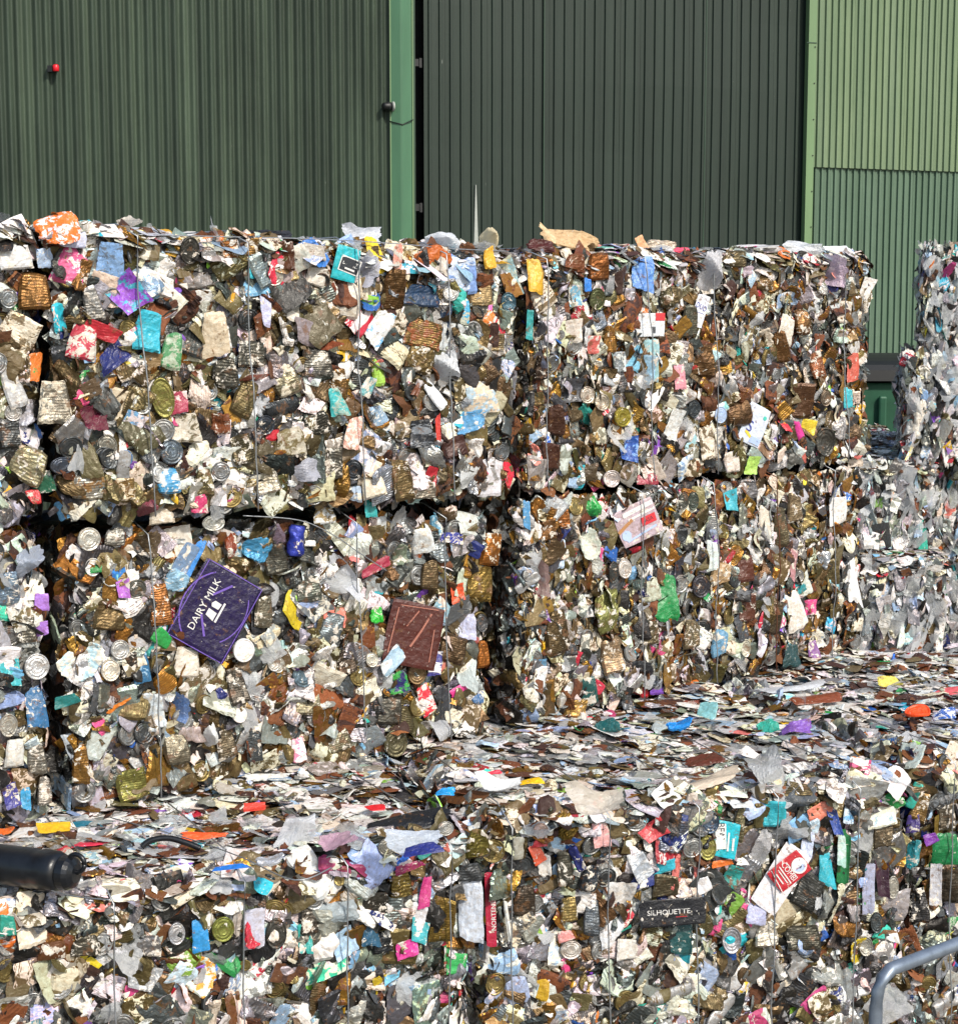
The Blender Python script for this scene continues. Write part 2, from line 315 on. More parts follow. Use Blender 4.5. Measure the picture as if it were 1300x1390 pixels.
# ------------------------------------------------------------------ bales
class Bale: pass
BALES = {}
def bulge(b, f, u, v):
    s = b.seed+f*3.1; return (.010*np.sin(u*7.3+s)+.009*np.sin(v*6.1+s*1.7+u*2)+.006*np.sin(u*15+v*11+s*2.3))*(1.8 if f == 4 else 1)
def face_frame(b, f, u, v, rr=.075):
    """f 0 front 1 right 2 back 3 left 4 top; u,v arrays in metres fractions 0..1 -> position, tangent, up, normal"""
    c = b.c; z0 = b.z0
    if f < 4:
        p, q = c[f], c[(f+1) % 4]; zt = b.zt[f]+(b.zt[(f+1) % 4]-b.zt[f])*u; zb = z0[f]+(z0[(f+1) % 4]-z0[f])*u
        L = np.linalg.norm(q-p); H = zt-zb; t = (q-p)/L; T = np.array([t[0], t[1], 0]); Nn = np.array([t[1], -t[0], 0]); U = np.array([0, 0, 1.])
        pos = np.stack([p[0]+(q[0]-p[0])*u, p[1]+(q[1]-p[1])*u, zb+H*v], -1); du, dv = u*L, v*H; LL, HH = L, H
    else:
        def bl(A): return A[0]*((1-u)*(1-v))[:, None]+A[1]*(u*(1-v))[:, None]+A[2]*(u*v)[:, None]+A[3]*((1-u)*v)[:, None]
        A = np.concatenate([c, b.zt[:, None]], 1); pos = bl(A)
        t = (c[1]-c[0]); LL = np.linalg.norm(t); t = t/LL; T = np.array([t[0], t[1], 0]); U = np.array([-t[1], t[0], 0]); Nn = np.array([0, 0, 1.]); HH = np.linalg.norm(c[3]-c[0]); du, dv = u*LL, v*HH
    n = len(u); T = np.tile(T, (n, 1)); U = np.tile(U, (n, 1)); Nn = np.tile(Nn, (n, 1))
    a = lambda e: np.clip(1-e/rr, 0, 1)
    el, er, eb, et = a(du), a(LL-du), a(dv), a(HH-dv)
    N2 = Nn+T*(er-el)[:, None]*.8+U*(et-eb)[:, None]*.8
    N2 /= np.linalg.norm(N2, axis=1)[:, None]
    inset = rr*.5*(el**2+er**2+eb**2+et**2)
    pos = pos-Nn*inset[:, None]+Nn*bulge(b, f, du, dv)[:, None]*(1 if f < 4 else .9)
    T2 = T-N2*(T*N2).sum(1)[:, None]; T2 /= np.linalg.norm(T2, axis=1)[:, None]
    return pos, T2, np.cross(N2, T2), N2
def orient(T, U, Nn, phi, tx, ty):
    N2 = Nn+T*tx[:, None]+U*ty[:, None]; N2 /= np.linalg.norm(N2, axis=1)[:, None]
    T1 = T*np.cos(phi)[:, None]+U*np.sin(phi)[:, None]; T1 -= N2*(T1*N2).sum(1)[:, None]; T1 /= np.linalg.norm(T1, axis=1)[:, None]
    return T1, np.cross(N2, T1), N2
def visible(pos, m=0):
    x, y, d = proj(pos); return (x > -160-m) & (x < 1520+m) & (y > -100) & (y < 1480)
def cells(L, H, s, rs):
    nu, nv = max(1, int(L/s)), max(1, int(H/s)); i, j = np.meshgrid(np.arange(nu), np.arange(nv), indexing='ij')
    u = (i+rs.uniform(-.1, 1.1, i.shape))/nu; v = (j+rs.uniform(-.1, 1.1, i.shape))/nv
    return np.clip(u.ravel(), 0, 1), np.clip(v.ravel(), 0, 1)
def scatter(b, f, s, kinds, size, asp, w, tilt, pal, rs, phi=math.pi, flat=1.0, zs=1.0, keep=None, narrow=1.0, cull=True):
    L = np.linalg.norm(b.c[(f+1) % 4]-b.c[f % 4]) if f < 4 else np.linalg.norm(b.c[1]-b.c[0]); H = b.zt[0]-b.z0[0] if f < 4 else np.linalg.norm(b.c[3]-b.c[0])
    u, v = cells(L, H, s, rs); pos, T, U, Nn = face_frame(b, f, u, v)
    m = visible(pos) if cull else np.ones(len(u), bool)
    if f < 4: m &= (v*H > .026) & ((v*H < H-.020) | (b.open_top))
    if f < 4 and s > .05: m &= (v*H > .048) & ((v*H < H-.040) | b.open_top) & (u*L > .04) & (u*L < L-.04)
    if keep is not None: m &= keep(pos)
    if m.sum() == 0: return
    pos, T, U, Nn, u, v = pos[m], T[m], U[m], Nn[m], u[m], v[m]; n = len(pos)
    de = np.minimum(np.minimum(u*L, L-u*L), np.minimum(v*H, (H-v*H)+(.04 if b.open_top and f < 4 else 0)))
    T, U, Nn = orient(T, U, Nn, rs.uniform(-phi, phi, n)+(rs.rand(n) < .25)*math.pi, rs.normal(0, tilt, n)*narrow, rs.normal(0, tilt, n))
    pos = pos+Nn*rs.uniform(w[0], w[1], n)[:, None]
    sz = np.exp(rs.uniform(math.log(size[0]), math.log(size[1]), n)); ar = rs.uniform(asp[0], asp[1], n)
    if f < 4: sz = sz*np.clip((de*1.9+.022)/sz, .3, 1)
    S = np.stack([sz*ar, sz/ar, sz*zs*rs.uniform(.5, 1.1, n)], -1)
    kk = rs.choice(len(kinds), n, p=np.array([k[1] for k in kinds])/sum(k[1] for k in kinds)); cA, cB, par = pick(pal, n, rs)
    for i, (k, _) in enumerate(kinds):
        q = kk == i
        if q.any():
            S2 = S[q].copy(); A2, B2, P2 = cA[q].copy(), cB[q].copy(), par[q].copy()
            if k in ('disc', 'lowdisc'):
                d = np.clip(sz[q], .045, .10)*.88; S2 = np.stack([d*rs.uniform(.8, 1.05, len(d)), d, d], -1); r_ = rs.rand(len(d))
                A2[:, :3] = np.where((r_ < .55)[:, None], hx('989c9e'), np.where((r_ < .8)[:, None], hx('53585c'), hx('8a7c50')))*rs.uniform(.8, 1.2, (len(d), 1)); A2[:, 3] = .8; P2[:, 0] = 0; B2[:, 3] *= .4; P2[:, 3] = 0
            if k == 'film':
                A2[:, :3] = hx('d6dade')*rs.uniform(.6, 1.1, (q.sum(), 1)); A2[:, 3] = rs.uniform(.5, 1.3, q.sum()); S2[:, 2] *= .6
            if k == 'drink':
                r_ = rs.rand(q.sum()); A2[:, :3] = np.where((r_ < .5)[:, None], hx('a8abae'), A2[:, :3]); A2[:, 3] = .6; P2[:, 0] = 0; S2[:, :] *= np.array([.8, 1, .7])
            if k in ('carton',): A2[:, 3] *= .3; P2[:, 0] = 0
            b.items.add(k, pos[q], T[q], U[q], S2, A2, B2, P2, rs)
def bale(key, label, quad, z0, zt, pal, style='can', seed=0, faces=(0, 4), cat='scrap bale', group='bales of crushed cans', name='scrap_bale', heroes=(), wires=(), indiv=True, base_layer=True, topd=1.0, scale=1.0, open_top=False, gap_shade=False):
    b = Bale(); b.c = np.array([np.array(q[:2], float) for q in quad]); b.z0 = np.full(4, z0) if np.isscalar(z0) else np.array(z0, float); b.zt = np.full(4, zt) if np.isscalar(zt) else np.array(zt, float)
    b.open_top = open_top; b.seed = seed; b.items = Items(); rs = np.random.RandomState(seed+5); BALES[key] = b
    b.base = np.array([b.c[:, 0].mean(), b.c[:, 1].mean(), b.z0.min()]); root = empty(name, tuple(b.base), label, cat, group); b.root = root
    # core: a lumpy closed body just under the scrap
    vs, fs = [], []; ins = .06
    for f in (0, 1, 2, 3, 4):
        nu = nv = 24; uu, vv = np.meshgrid(np.linspace(0, 1, nu+1), np.linspace(0, 1, nv+1), indexing='ij'); p, T, U, Nn = face_frame(b, f, uu.ravel(), vv.ravel(), .12)
        cen = np.array([b.base[0], b.base[1], p[:, 2].mean() if f < 4 else 0]); n0 = np.cross(T, U)
        p = p-n0*(ins)+wob(p[:, 0]*9, p[:, 1]*9+p[:, 2]*7, np.random.RandomState(3), .02)[:, None]*n0
        o = len(vs); vs += list(p-b.base); fs += [tuple(q+o) for q in quads(nu, nv)]
    obj('bale_core', pymesh('bale_core', vs, fs), root, mat=CORE)
    # heroes occupy room on the front
    hp = []; hi = Items(); hmeta = []
    for h in heroes:
        hp += place_hero(b, h, rs, hi, hmeta)
    hp = np.array(hp) if hp else np.zeros((0, 5))
    def keep(pos):
        if not len(hp): return np.ones(len(pos), bool)
        d = np.linalg.norm(pos[:, None]-hp[None, :, :3], axis=2); return ~(d < hp[None, :, 3]*np.where(hp[None, :, 4] > 0, .62, .42)+.012*hp[None, :, 4]).any(1)
    k = scale; s_big = 1
    def keep_small(pos):
        if not len(hp): return np.ones(len(pos), bool)
        d = np.linalg.norm(pos[:, None]-hp[None, :, :3], axis=2); return ~(d < hp[None, :, 3]*.40).any(1)
    pal0 = pal
    for f in faces:
        pal = P_GAPSHADE if (f in (1, 3) and gap_shade) else pal0  # sides at the gaps take darker scrap colours, standing in for shade
        if f < 4:
            if style == 'can':
                nr = {0: 1.0}.get(f, 1.0); B = pal0 is P_B
                pr = 1.7 if B else 1.0
                scatter(b, f, .058*k, [('crush', 2), ('lowcan', 4), ('twist', 1)], (.09*k, .15*k), (.7, 1.3), (-.055, -.03), .4, P_D, rs, zs=.7)
                scatter(b, f, .044*k, [('lowcan', 6), ('shard', 1), ('lowdisc', .6), ('twist', .8)], (.06*k, .115*k), (.65, 1.35), (-.04, -.010), .26, pal, rs, narrow=pr, keep=keep_small, zs=.7)
                scatter(b, f, (.057 if not B else .060)*k, [('can', 8), ('disc', 1.9 if not B else 1.3), ('crush', 3.0), ('carton', 2.8), ('drink', .4), ('film', .5)], (.082*k, (.170 if not B else .155)*k), (.70, 1.25), (-.024, .010), .17, pal, rs, keep=keep, narrow=pr, zs=.75)
                scatter(b, f, .055*k, [('shard', 4), ('twist', 3), ('lowcan', 2.2), ('lowdisc', .2)], (.018*k, .05*k), (.5, 1.6), (-.015, .010), .4, pal, rs, keep=keep, narrow=pr, zs=.7)
            else:   # plastic: hanging strips of film, bottles
                scatter(b, f, .07*k, [('lowcan', 3), ('twist', 2)], (.10*k, .16*k), (.5, .8), (-.06, -.03), .3, PAL(0, 14, 30, 0, 18, 0, 0, 2, 16, 6, 5), rs, phi=.6, zs=.6)
                scatter(b, f, .042*k, [('lowcan', 3), ('twist', 4), ('shard', 1)], (.06*k, .13*k), (.4, .8), (-.035, -.01), .3, pal, rs, phi=.5, zs=.6)
                scatter(b, f, .075*k, [('film', 5), ('crush', 4), ('carton', 1), ('twist', 1)], (.09*k, .20*k), (.45, .9), (-.02, .012), .22, pal, rs, phi=.6, zs=.55)
        else:
            scatter(b, 4, .055, [('lowcan', 3), ('flake', 4)], (.07, .14), (.6, 1.5), (-.035, -.01), .08, P_D, rs, zs=.5)
            scatter(b, 4, .042/topd, [('flake', 6), ('twist', 1)], (.05, .11), (.6, 1.7), (-.012, .008), .07, P_T, rs, zs=.35)
            scatter(b, 4, .070/topd, [('flake', 5), ('can', 1.6), ('film', 1.6), ('carton', 1.5), ('disc', .4), ('crush', 2.6)], (.06, .15), (.6, 1.7), (.0, .018), .075, P_T, rs, zs=.38)
            scatter(b, 4, .15, [('crush', 3), ('film', 1.2), ('can', 1)], (.06, .13), (.6, 1.6), (.004, .02), .13, P_T, rs, zs=.55)
            scatter(b, 4, .055/topd, [('shard', 3), ('twist', 3), ('flake', 4)], (.02, .06), (.5, 1.8), (.0, .022), .2, P_T, rs, zs=.7)
    it = b.items.done(); n = len(it.k)
    single = set()
    if indiv and n:
        x, y, d = proj(it.a['pos']); sc = (it.a['S'][:, 0]*it.a['S'][:, 1])**.5/d*1000; sc = sc*((x > -20) & (x < 1320) & (y < 1400))
        for kd in ('can', 'disc', 'crush', 'carton', 'film', 'drink'):
            ii = np.where(it.k == kd)[0]; ii = ii[np.argsort(-sc[ii])]; cap = 95-sum(1 for hm in hmeta if hm[0] == KIND[kd][3]); single |= set(int(i) for i in ii[:max(cap, 0)] if sc[i] > 8)
    rest = [i for i in range(n) if i not in single]
    if rest: tag(obj('packed_scrap', mesh_from('packed_scrap', expand(it, rest, b.base)), root), kind='stuff')
    for i in sorted(single):
        p = it.a['pos'][i]; nm = KIND[it.k[i]][3]; obj(nm, mesh_from(nm, expand(it, [i], p)), root, tuple(p-b.base))
    if hmeta:
        hi.done()
        for i, (nm, lab, extra) in enumerate(hmeta):
            p = hi.a['pos'][i]; o = obj(nm, mesh_from(nm, expand(hi, [i], p)), root, tuple(p-b.base))
            if lab: o['label'] = lab
            if extra: extra(o, hi, i, p)
    # wires
    for wr in wires:
        x1, y1, x2, y2 = wr[:4]; p0 = np.array([b.c[0][0], b.c[0][1], 0]); t = b.c[1]-b.c[0]; L = np.linalg.norm(t); t /= L; nn = np.array([t[1], -t[0], 0])
        A = on_plane(x1, y1, p0+nn*.02, nn); Bq = on_plane(x2, y2, p0+nn*.02, nn)
        ua = np.dot(A[:2]-b.c[0], t)/L; ub = np.dot(Bq[:2]-b.c[0], t)/L; pts = []
        inw = np.array([-nn[0], -nn[1], 0]); zt = b.zt[0]+(b.zt[1]-b.zt[0])*ua; zb = b.z0[0]+(b.z0[1]-b.z0[0])*ub
        top = np.array([b.c[0][0]+t[0]*L*ua, b.c[0][1]+t[1]*L*ua, zt])
        for q in (.8, .4, .1): pts.append(top+inw*q+np.array([0, 0, .035]))
        for q in np.linspace(.015, .985, 16):
            u = ua+(ub-ua)*q; pts.append(np.array([b.c[0][0]+t[0]*L*u, b.c[0][1]+t[1]*L*u, zt+(zb-zt)*q])+nn*(.058+rs.uniform(-.006, .006)+bulge(b, 0, np.array([u*L]), np.array([(1-q)*(zt-zb)]))[0])+np.array([t[0], t[1], 0])*rs.uniform(-.002, .002))
        v_, f_ = tube(pts, .0030, 5); obj('baling_wire', pymesh('baling_wire', [q-b.base for q in v_], f_, True), root, mat=RWIRE if len(wr) > 4 else WIRE)
    return b
# hero: (x, y, w, h, rot, kind, colA, [colB, patch, label, extra, rib, band])
def place_hero(b, h, rs, hi, hmeta):
    x, y, w, hh, rot, kind, ca = h[:7]; o = h[7] if len(h) > 7 else {}
    t = b.c[1]-b.c[0]; t = t/np.linalg.norm(t); nn = np.array([t[1], -t[0], 0]); p0 = np.array([b.c[0][0], b.c[0][1], 0])
    P = on_plane(x, y, p0+nn*((.022 if kind != 'panel' else .032)+o.get('out', 0)*.6), nn); d = proj(P)[2][0]; tc = np.array([0, 0, EYE])-P; tc /= np.linalg.norm(tc)
    n2 = nn*.62+tc*.38+rs.normal(0, .07, 3)*(0 if kind == 'panel' else 1); n2 /= np.linalg.norm(n2); c = float(np.dot(n2, tc))
    up = np.array([0, 0, 1.]); T = np.cross(up, n2); T /= np.linalg.norm(T); U = np.cross(n2, T); a = math.radians(rot)
    T1 = T*math.cos(a)+U*math.sin(a); U1 = np.cross(n2, T1); k = d/F
    kx = 1+(1/c-1)*abs(math.cos(a)); ky = 1+(1/c-1)*abs(math.sin(a)); q_ = .90 if kind != 'panel' else .96; sx, sy = w*k*kx*q_, hh*k*ky*q_
    m = {'can': .75, 'disc': .8, 'crush': .45, 'drink': .6}.get(kind, 0) if ca in ('METAL',) else o.get('metal', {'disc': .7}.get(kind, 0.0))
    ca_ = hx(ca); ca_ = (ca_*.93+ca_.mean()*.07)*.9 if kind != 'panel' else ca_; A = list(ca_)+[m if kind != 'film' else o.get('alpha', .6)]; rib = o.get('rib', .5 if kind == 'can' and m > .3 else 0)*.55
    hi.add(kind, [P], [T1], [U1], [[sx, sy, min(sx, sy)*o.get('zs', .8 if kind != 'panel' else .6)]], [A], [list(hx(o.get('cB', 'd5d2ca')))+[o.get('patch', .3)+.11*(kind in ('carton', 'can', 'crush'))*(o.get('patch', .3) < .45)]], [[rib, o.get('rough', .35), rs.rand(), o.get('band', 0)]], rs)
    hmeta.append((o.get('name', KIND[kind][3]), o.get('label'), o.get('extra')))
    lo, sh_, ax = (sx, sy, T1) if sx > sy else (sy, sx, U1); q = (lo-sh_)/2; n_ = 1 if q < .01 else 3 if q < sh_ else 5
    return [tuple(P+ax*q*f_)+(sh_*1.05, 1. if kind == 'panel' else 0.) for f_ in (np.linspace(-1, 1, n_) if n_ > 1 else [0])]
def decal(specs):
    """printed marks lying on a printed tin: (text|poly, x, y, size, rot, material) in the tin's own half-unit coordinates"""
    def ex(o, hi, i, p):
        v = PROTO[hi.k[i]][hi.pi[i]][0].reshape(17, 17, 3); S, T, U = hi.a['S'][i], hi.a['T'][i], hi.a['U'][i]; W = np.cross(T, U)
        def zf(x, y):
            a = np.clip((x+.5)*16, 1, 15); c = np.clip((y+.5)*16, 1, 15); i0 = a.astype(int); j0 = c.astype(int); i0 = np.minimum(i0, 14); j0 = np.minimum(j0, 14); fa, fc = a-i0, c-j0; z = v[:, :, 2]
            return (z[i0, j0]*(1-fa)+z[i0+1, j0]*fa)*(1-fc)+(z[i0, j0+1]*(1-fa)+z[i0+1, j0+1]*fa)*fc
        for sp in specs:
            what, x0, y0, s, rot, mat = sp[:6]; a = math.radians(rot); asp = S[0]/S[1]
            if isinstance(what, str): tv, tf = text_verts(what, 1.0); pts = tv[:, :2].copy(); pts[:, 0] *= (sp[6] if len(sp) > 6 else 1)
            else: pts = np.array(what, float); tf = [tuple(range(len(pts)))] if len(sp) < 7 else sp[6]
            q = pts*s*S[1]; q = np.stack([q[:, 0]*math.cos(a)-q[:, 1]*math.sin(a), q[:, 0]*math.sin(a)+q[:, 1]*math.cos(a)], -1)
            x, y = q[:, 0]/S[0]+x0, q[:, 1]/S[1]+y0
            z = zf(x, y)*S[2]+.0025
            vv = x[:, None]*S[0]*T+y[:, None]*S[1]*U+z[:, None]*W
            obj('printed_text' if isinstance(what, str) else 'printed_mark', pymesh('print', vv, tf), o, mat=mat)
    return ex
def arcpoly(r, a0, a1, th, n=16):
    A = np.radians(np.linspace(a0, a1, n)); o = [(r*math.cos(a), r*math.sin(a)) for a in A]; i = [((r-th)*math.cos(a), (r-th)*math.sin(a)) for a in A]
    return o+i, [(k, k+1, n+k+1, n+k) for k in range(n-1)]
def rect(w, h): return [(-w/2, -h/2), (w/2, -h/2), (w/2, h/2), (-w/2, h/2)]
def circ(r, n=20): return [(r*math.cos(2*math.pi*k/n), r*math.sin(2*math.pi*k/n)) for k in range(n)]
# ------------------------------------------------------------------ scraps that can be told apart: (x, y, w, h, turn, kind, colour, options)
M = {'metal': .75}
def m_(**k): return dict({'metal': .75}, **k)
H_ZU = [(20,350,50,38,5,'can','dfe4ea'), (48,395,46,60,0,'can','8a6434',m_(rib=1,patch=.15)), (12,405,26,30,0,'disc','8a9298'), (26,455,56,64,-30,'can','b9a584',m_(cB='e2dccb',patch=.6)),
 (45,498,36,52,-12,'carton','e07a22',{'patch':.2,'cB':'5a9a50','label':'orange printed can wrapper'}), (60,352,28,30,0,'carton','a9c4e8'), (18,560,26,26,0,'disc','b0b0b0'), (40,630,60,56,-30,'can','a8a282',m_(rib=1)),
 (48,676,22,26,8,'carton','d0202c',{'label':'bright red torn wrapper','patch':.3}), (15,590,34,40,0,'can','5a5e60',m_(rib=1)), (68,330,26,24,0,'crush','6a3820'), (60,655,30,30,0,'carton','286a50'), (15,520,34,70,15,'can','b4b8bc')]
H_AU = [(97,325,60,34,0,'carton','c3cdf0',{'patch':.25}), (150,352,42,64,-6,'carton','86b4ec',{'cB':'6d7f96','patch':.45}), (172,402,46,56,35,'carton','3fb8d8',{'cB':'9050c8','patch':.6}),
 (201,447,48,58,-12,'can','1fb9d6',{'metal':0,'patch':.1,'label':'turquoise flattened can','rib':.4}), (114,465,42,56,-12,'can','c83850',{'metal':0,'patch':.4}), (152,486,60,38,32,'carton','18246e',{'patch':.05,'zs':1.3,'label':'navy blue folded wrapper'}),
 (140,452,50,22,-22,'carton','c01c30',{'patch':.1,'label':'red printed wrapper with white lettering','kind':1}), (235,475,34,58,-5,'can','b8cab4',{'metal':0,'cB':'4f9060','patch':.4}), (128,412,32,52,15,'can','a4a6a6',m_(rib=1)), (110,372,26,50,-12,'crush','8a6230',m_()),
 (283,345,22,24,0,'disc','9a9ca0'), (258,340,28,42,0,'disc','4a4a46'), (312,338,30,28,0,'can','8a5a28',m_(rib=1)), (345,335,30,28,0,'can','8a6a38',m_()), (347,365,24,34,-5,'carton','2fc4dc',{'patch':.2}), (372,375,28,28,0,'disc','b8b8b0'),
 (382,412,42,56,-25,'can','76643a',m_(rib=1)), (293,455,38,60,-3,'carton','d8cab0',{'patch':.2,'cB':'8a7050'}), (340,480,44,38,0,'can','62625a',m_(rib=1)), (362,425,18,58,-5,'carton','bcc2ea'), (306,505,42,50,0,'can','55544c',m_(rib=1)),
 (335,540,38,58,-20,'can','6b6040',m_(patch=.1)), (388,520,46,50,18,'can','8f8970',m_(rib=1,cB='dcd6c4',patch=.4)), (193,549,28,30,0,'disc','b8bcbc'), (221,540,34,62,10,'disc','8a8848',{'label':'oval olive fish tin lid'}), (245,548,32,32,0,'carton','b03858',{'cB':'e0c8c8','patch':.5}),
 (204,614,32,36,0,'disc','5f6468'), (233,613,34,38,0,'disc','5d6a76',{'label':'blue grey can end'}), (145,605,30,34,0,'disc','8a8a82'), (85,632,36,26,0,'disc','4a5260'), (75,545,48,68,0,'can','9a968a',m_(cB='cfc9b8',patch=.4)), (130,570,46,38,10,'film','7a1c40',{'alpha':.1}),
 (170,622,22,26,0,'disc','3a78b8',{'metal':.2}), (228,655,40,42,0,'can','3f9fd8',{'metal':0,'cB':'d0d8dc','patch':.5,'rib':1}), (250,580,50,46,0,'can','cfcabc',{'metal':0,'patch':.4,'cB':'6a6248'}), (300,577,28,28,0,'crush','7a4422'),
 (470,358,36,50,-14,'panel','1fb3c2',{'patch':.0,'label':'turquoise flattened bean can with a white label','extra':'BEANZ'}), (498,362,34,48,-25,'film','b8bcd0',{'alpha':.3}), (540,350,16,40,0,'carton','e8a090'), (537,395,34,58,-4,'can','5d4424',m_(patch=.1)),
 (572,402,64,34,-6,'can','1c3c60',{'metal':.1,'patch':.04,'rough':.3,'label':'dark blue flattened tin','rib':0}), (604,432,20,42,-8,'carton','1c3c60',{'patch':.05}), (573,452,60,42,-12,'can','7d6638',m_(rib=1,cB='8a4c22',patch=.4)),
 (624,374,52,62,0,'carton','cfe0f8',{'cB':'7a9cd8','band':1,'label':'pale blue printed carton sheet'}), (624,346,50,16,0,'can','3a444a',m_(rib=1)), (665,350,32,36,5,'carton','edb818',{'patch':.1,'zs':1.4,'cB':'dfe6ea','label':'yellow wrapped packet under the top edge'}), (652,417,25,31,0,'disc','6f6d64'),
 (628,425,28,48,0,'carton','c9d0c0',{'cB':'3fa8d8','patch':.5}), (634,472,36,42,-3,'carton','bcd0c0',{'patch':.1}), (515,445,36,52,-32,'carton','dfe6ea',{'cB':'6fb4e8','patch':.3,'label':'white and sky blue label sheet'}), (468,410,50,58,-12,'can','ddd8cc',{'metal':0,'patch':.25}),
 (572,484,44,52,-22,'can','6f5f3a',m_()), (605,506,46,54,15,'film','e3e8ee',{'alpha':.1}), (660,500,34,44,30,'can','55432e',m_(patch=.05)), (590,536,26,54,38,'carton','dde6f0',{'patch':.05}), (655,540,42,50,0,'carton','e4d4bc',{'patch':.5,'cB':'a8c0d0'}),
 (640,572,46,32,10,'crush','5ca6de',{'label':'sky blue crumpled wrapper'}), (572,585,36,42,0,'carton','1c2028',{'band':1,'cB':'7a828c'}), (594,582,7,40,0,'carton','d83a30',{'patch':.05}), (618,607,42,32,8,'can','45241c',{'metal':.2,'patch':.05}),
 (480,588,38,58,-14,'carton','eab0a0',{'cB':'efe4dc','patch':.5,'label':'pink and white label paper'}), (458,545,30,44,15,'carton','2fb4b8',{'patch':.4,'cB':'9ab8b0'}), (432,492,44,48,0,'can','65645e',m_(rib=1)), (462,522,32,46,0,'can','75582e',m_(rib=.5)), (418,640,34,52,-50,'film','c9ccdc',{'alpha':.3}),
 (452,630,32,52,0,'can','68665e',m_(rib=1)), (480,638,28,32,0,'disc','30363e'), (507,657,42,42,8,'can','e8e0cc',{'metal':0,'patch':.3}), (545,652,34,60,10,'can','6a5a3a',m_(patch=.2)), (428,575,44,36,15,'can','44443e',m_(rib=1)), (500,525,30,36,-30,'carton','6ab0b8',{'patch':.5}),
 (386,350,30,40,0,'crush','5a3418'), (408,350,30,34,20,'carton','c8cfc8'), (360,577,28,30,0,'disc','3c4450'), (395,600,44,46,12,'can','c4c0b0',{'metal':0,'patch':.5,'cB':'7a7050'}), (330,610,34,48,12,'can','5c5640',m_(rib=.6)), (430,375,34,30,-20,'can','d8d4cc'), (425,340,40,22,-10,'can','b8b4ac'),
 (360,650,44,42,10,'can','a8a290',m_(rib=1)), (280,655,34,40,0,'can','6a6244',m_()), (300,640,28,30,0,'disc','8c9094'), (120,660,50,44,5,'can','b8b8b0',m_(rib=1,cB='8a6a40',patch=.4)), (165,665,44,38,0,'can','a88a54',m_(cB='e0d4bc',patch=.4)), (270,685,32,26,10,'carton','d83878',{'patch':.3}), (200,690,40,22,12,'film','8a3048',{'alpha':.1}),
 (675,465,24,30,0,'can','8a7a58',m_()), (600,352,22,42,-5,'carton','dcd8d0'), (575,355,18,40,5,'film','202428',{'alpha':0}), (690,410,22,30,0,'disc','3a5a6a'), (640,640,40,40,5,'film','dce0e0',{'alpha':.3}), (575,665,38,26,0,'can','8a8478',m_(rib=.6))]
H_ZL = [(12,985,26,36,0,'disc','c0c0b8'), (12,800,34,46,0,'can','7890a8',m_()), (50,960,28,72,4,'carton','2f6fa4',{'patch':.25}), (50,905,36,40,0,'disc','c8ccd0'), (50,1030,30,50,0,'can','8a8880',m_(rib=1)), (57,818,20,22,0,'carton','b07ae0',{'patch':.1}), (57,855,20,20,10,'carton','b07ae0',{'patch':.1}),
 (12,915,26,42,0,'carton','38bcc8',{'patch':.3}), (20,1020,30,44,0,'can','d8dcda'), (35,1085,18,32,0,'carton','2fa0d8',{'patch':.2}), (40,760,40,40,8,'film','aab6cc',{'alpha':.2}), (15,1080,26,34,20,'carton','40409a'), (35,855,30,44,0,'can','76746a',m_(rib=1)), (60,1075,24,46,0,'can','94908a',m_())]
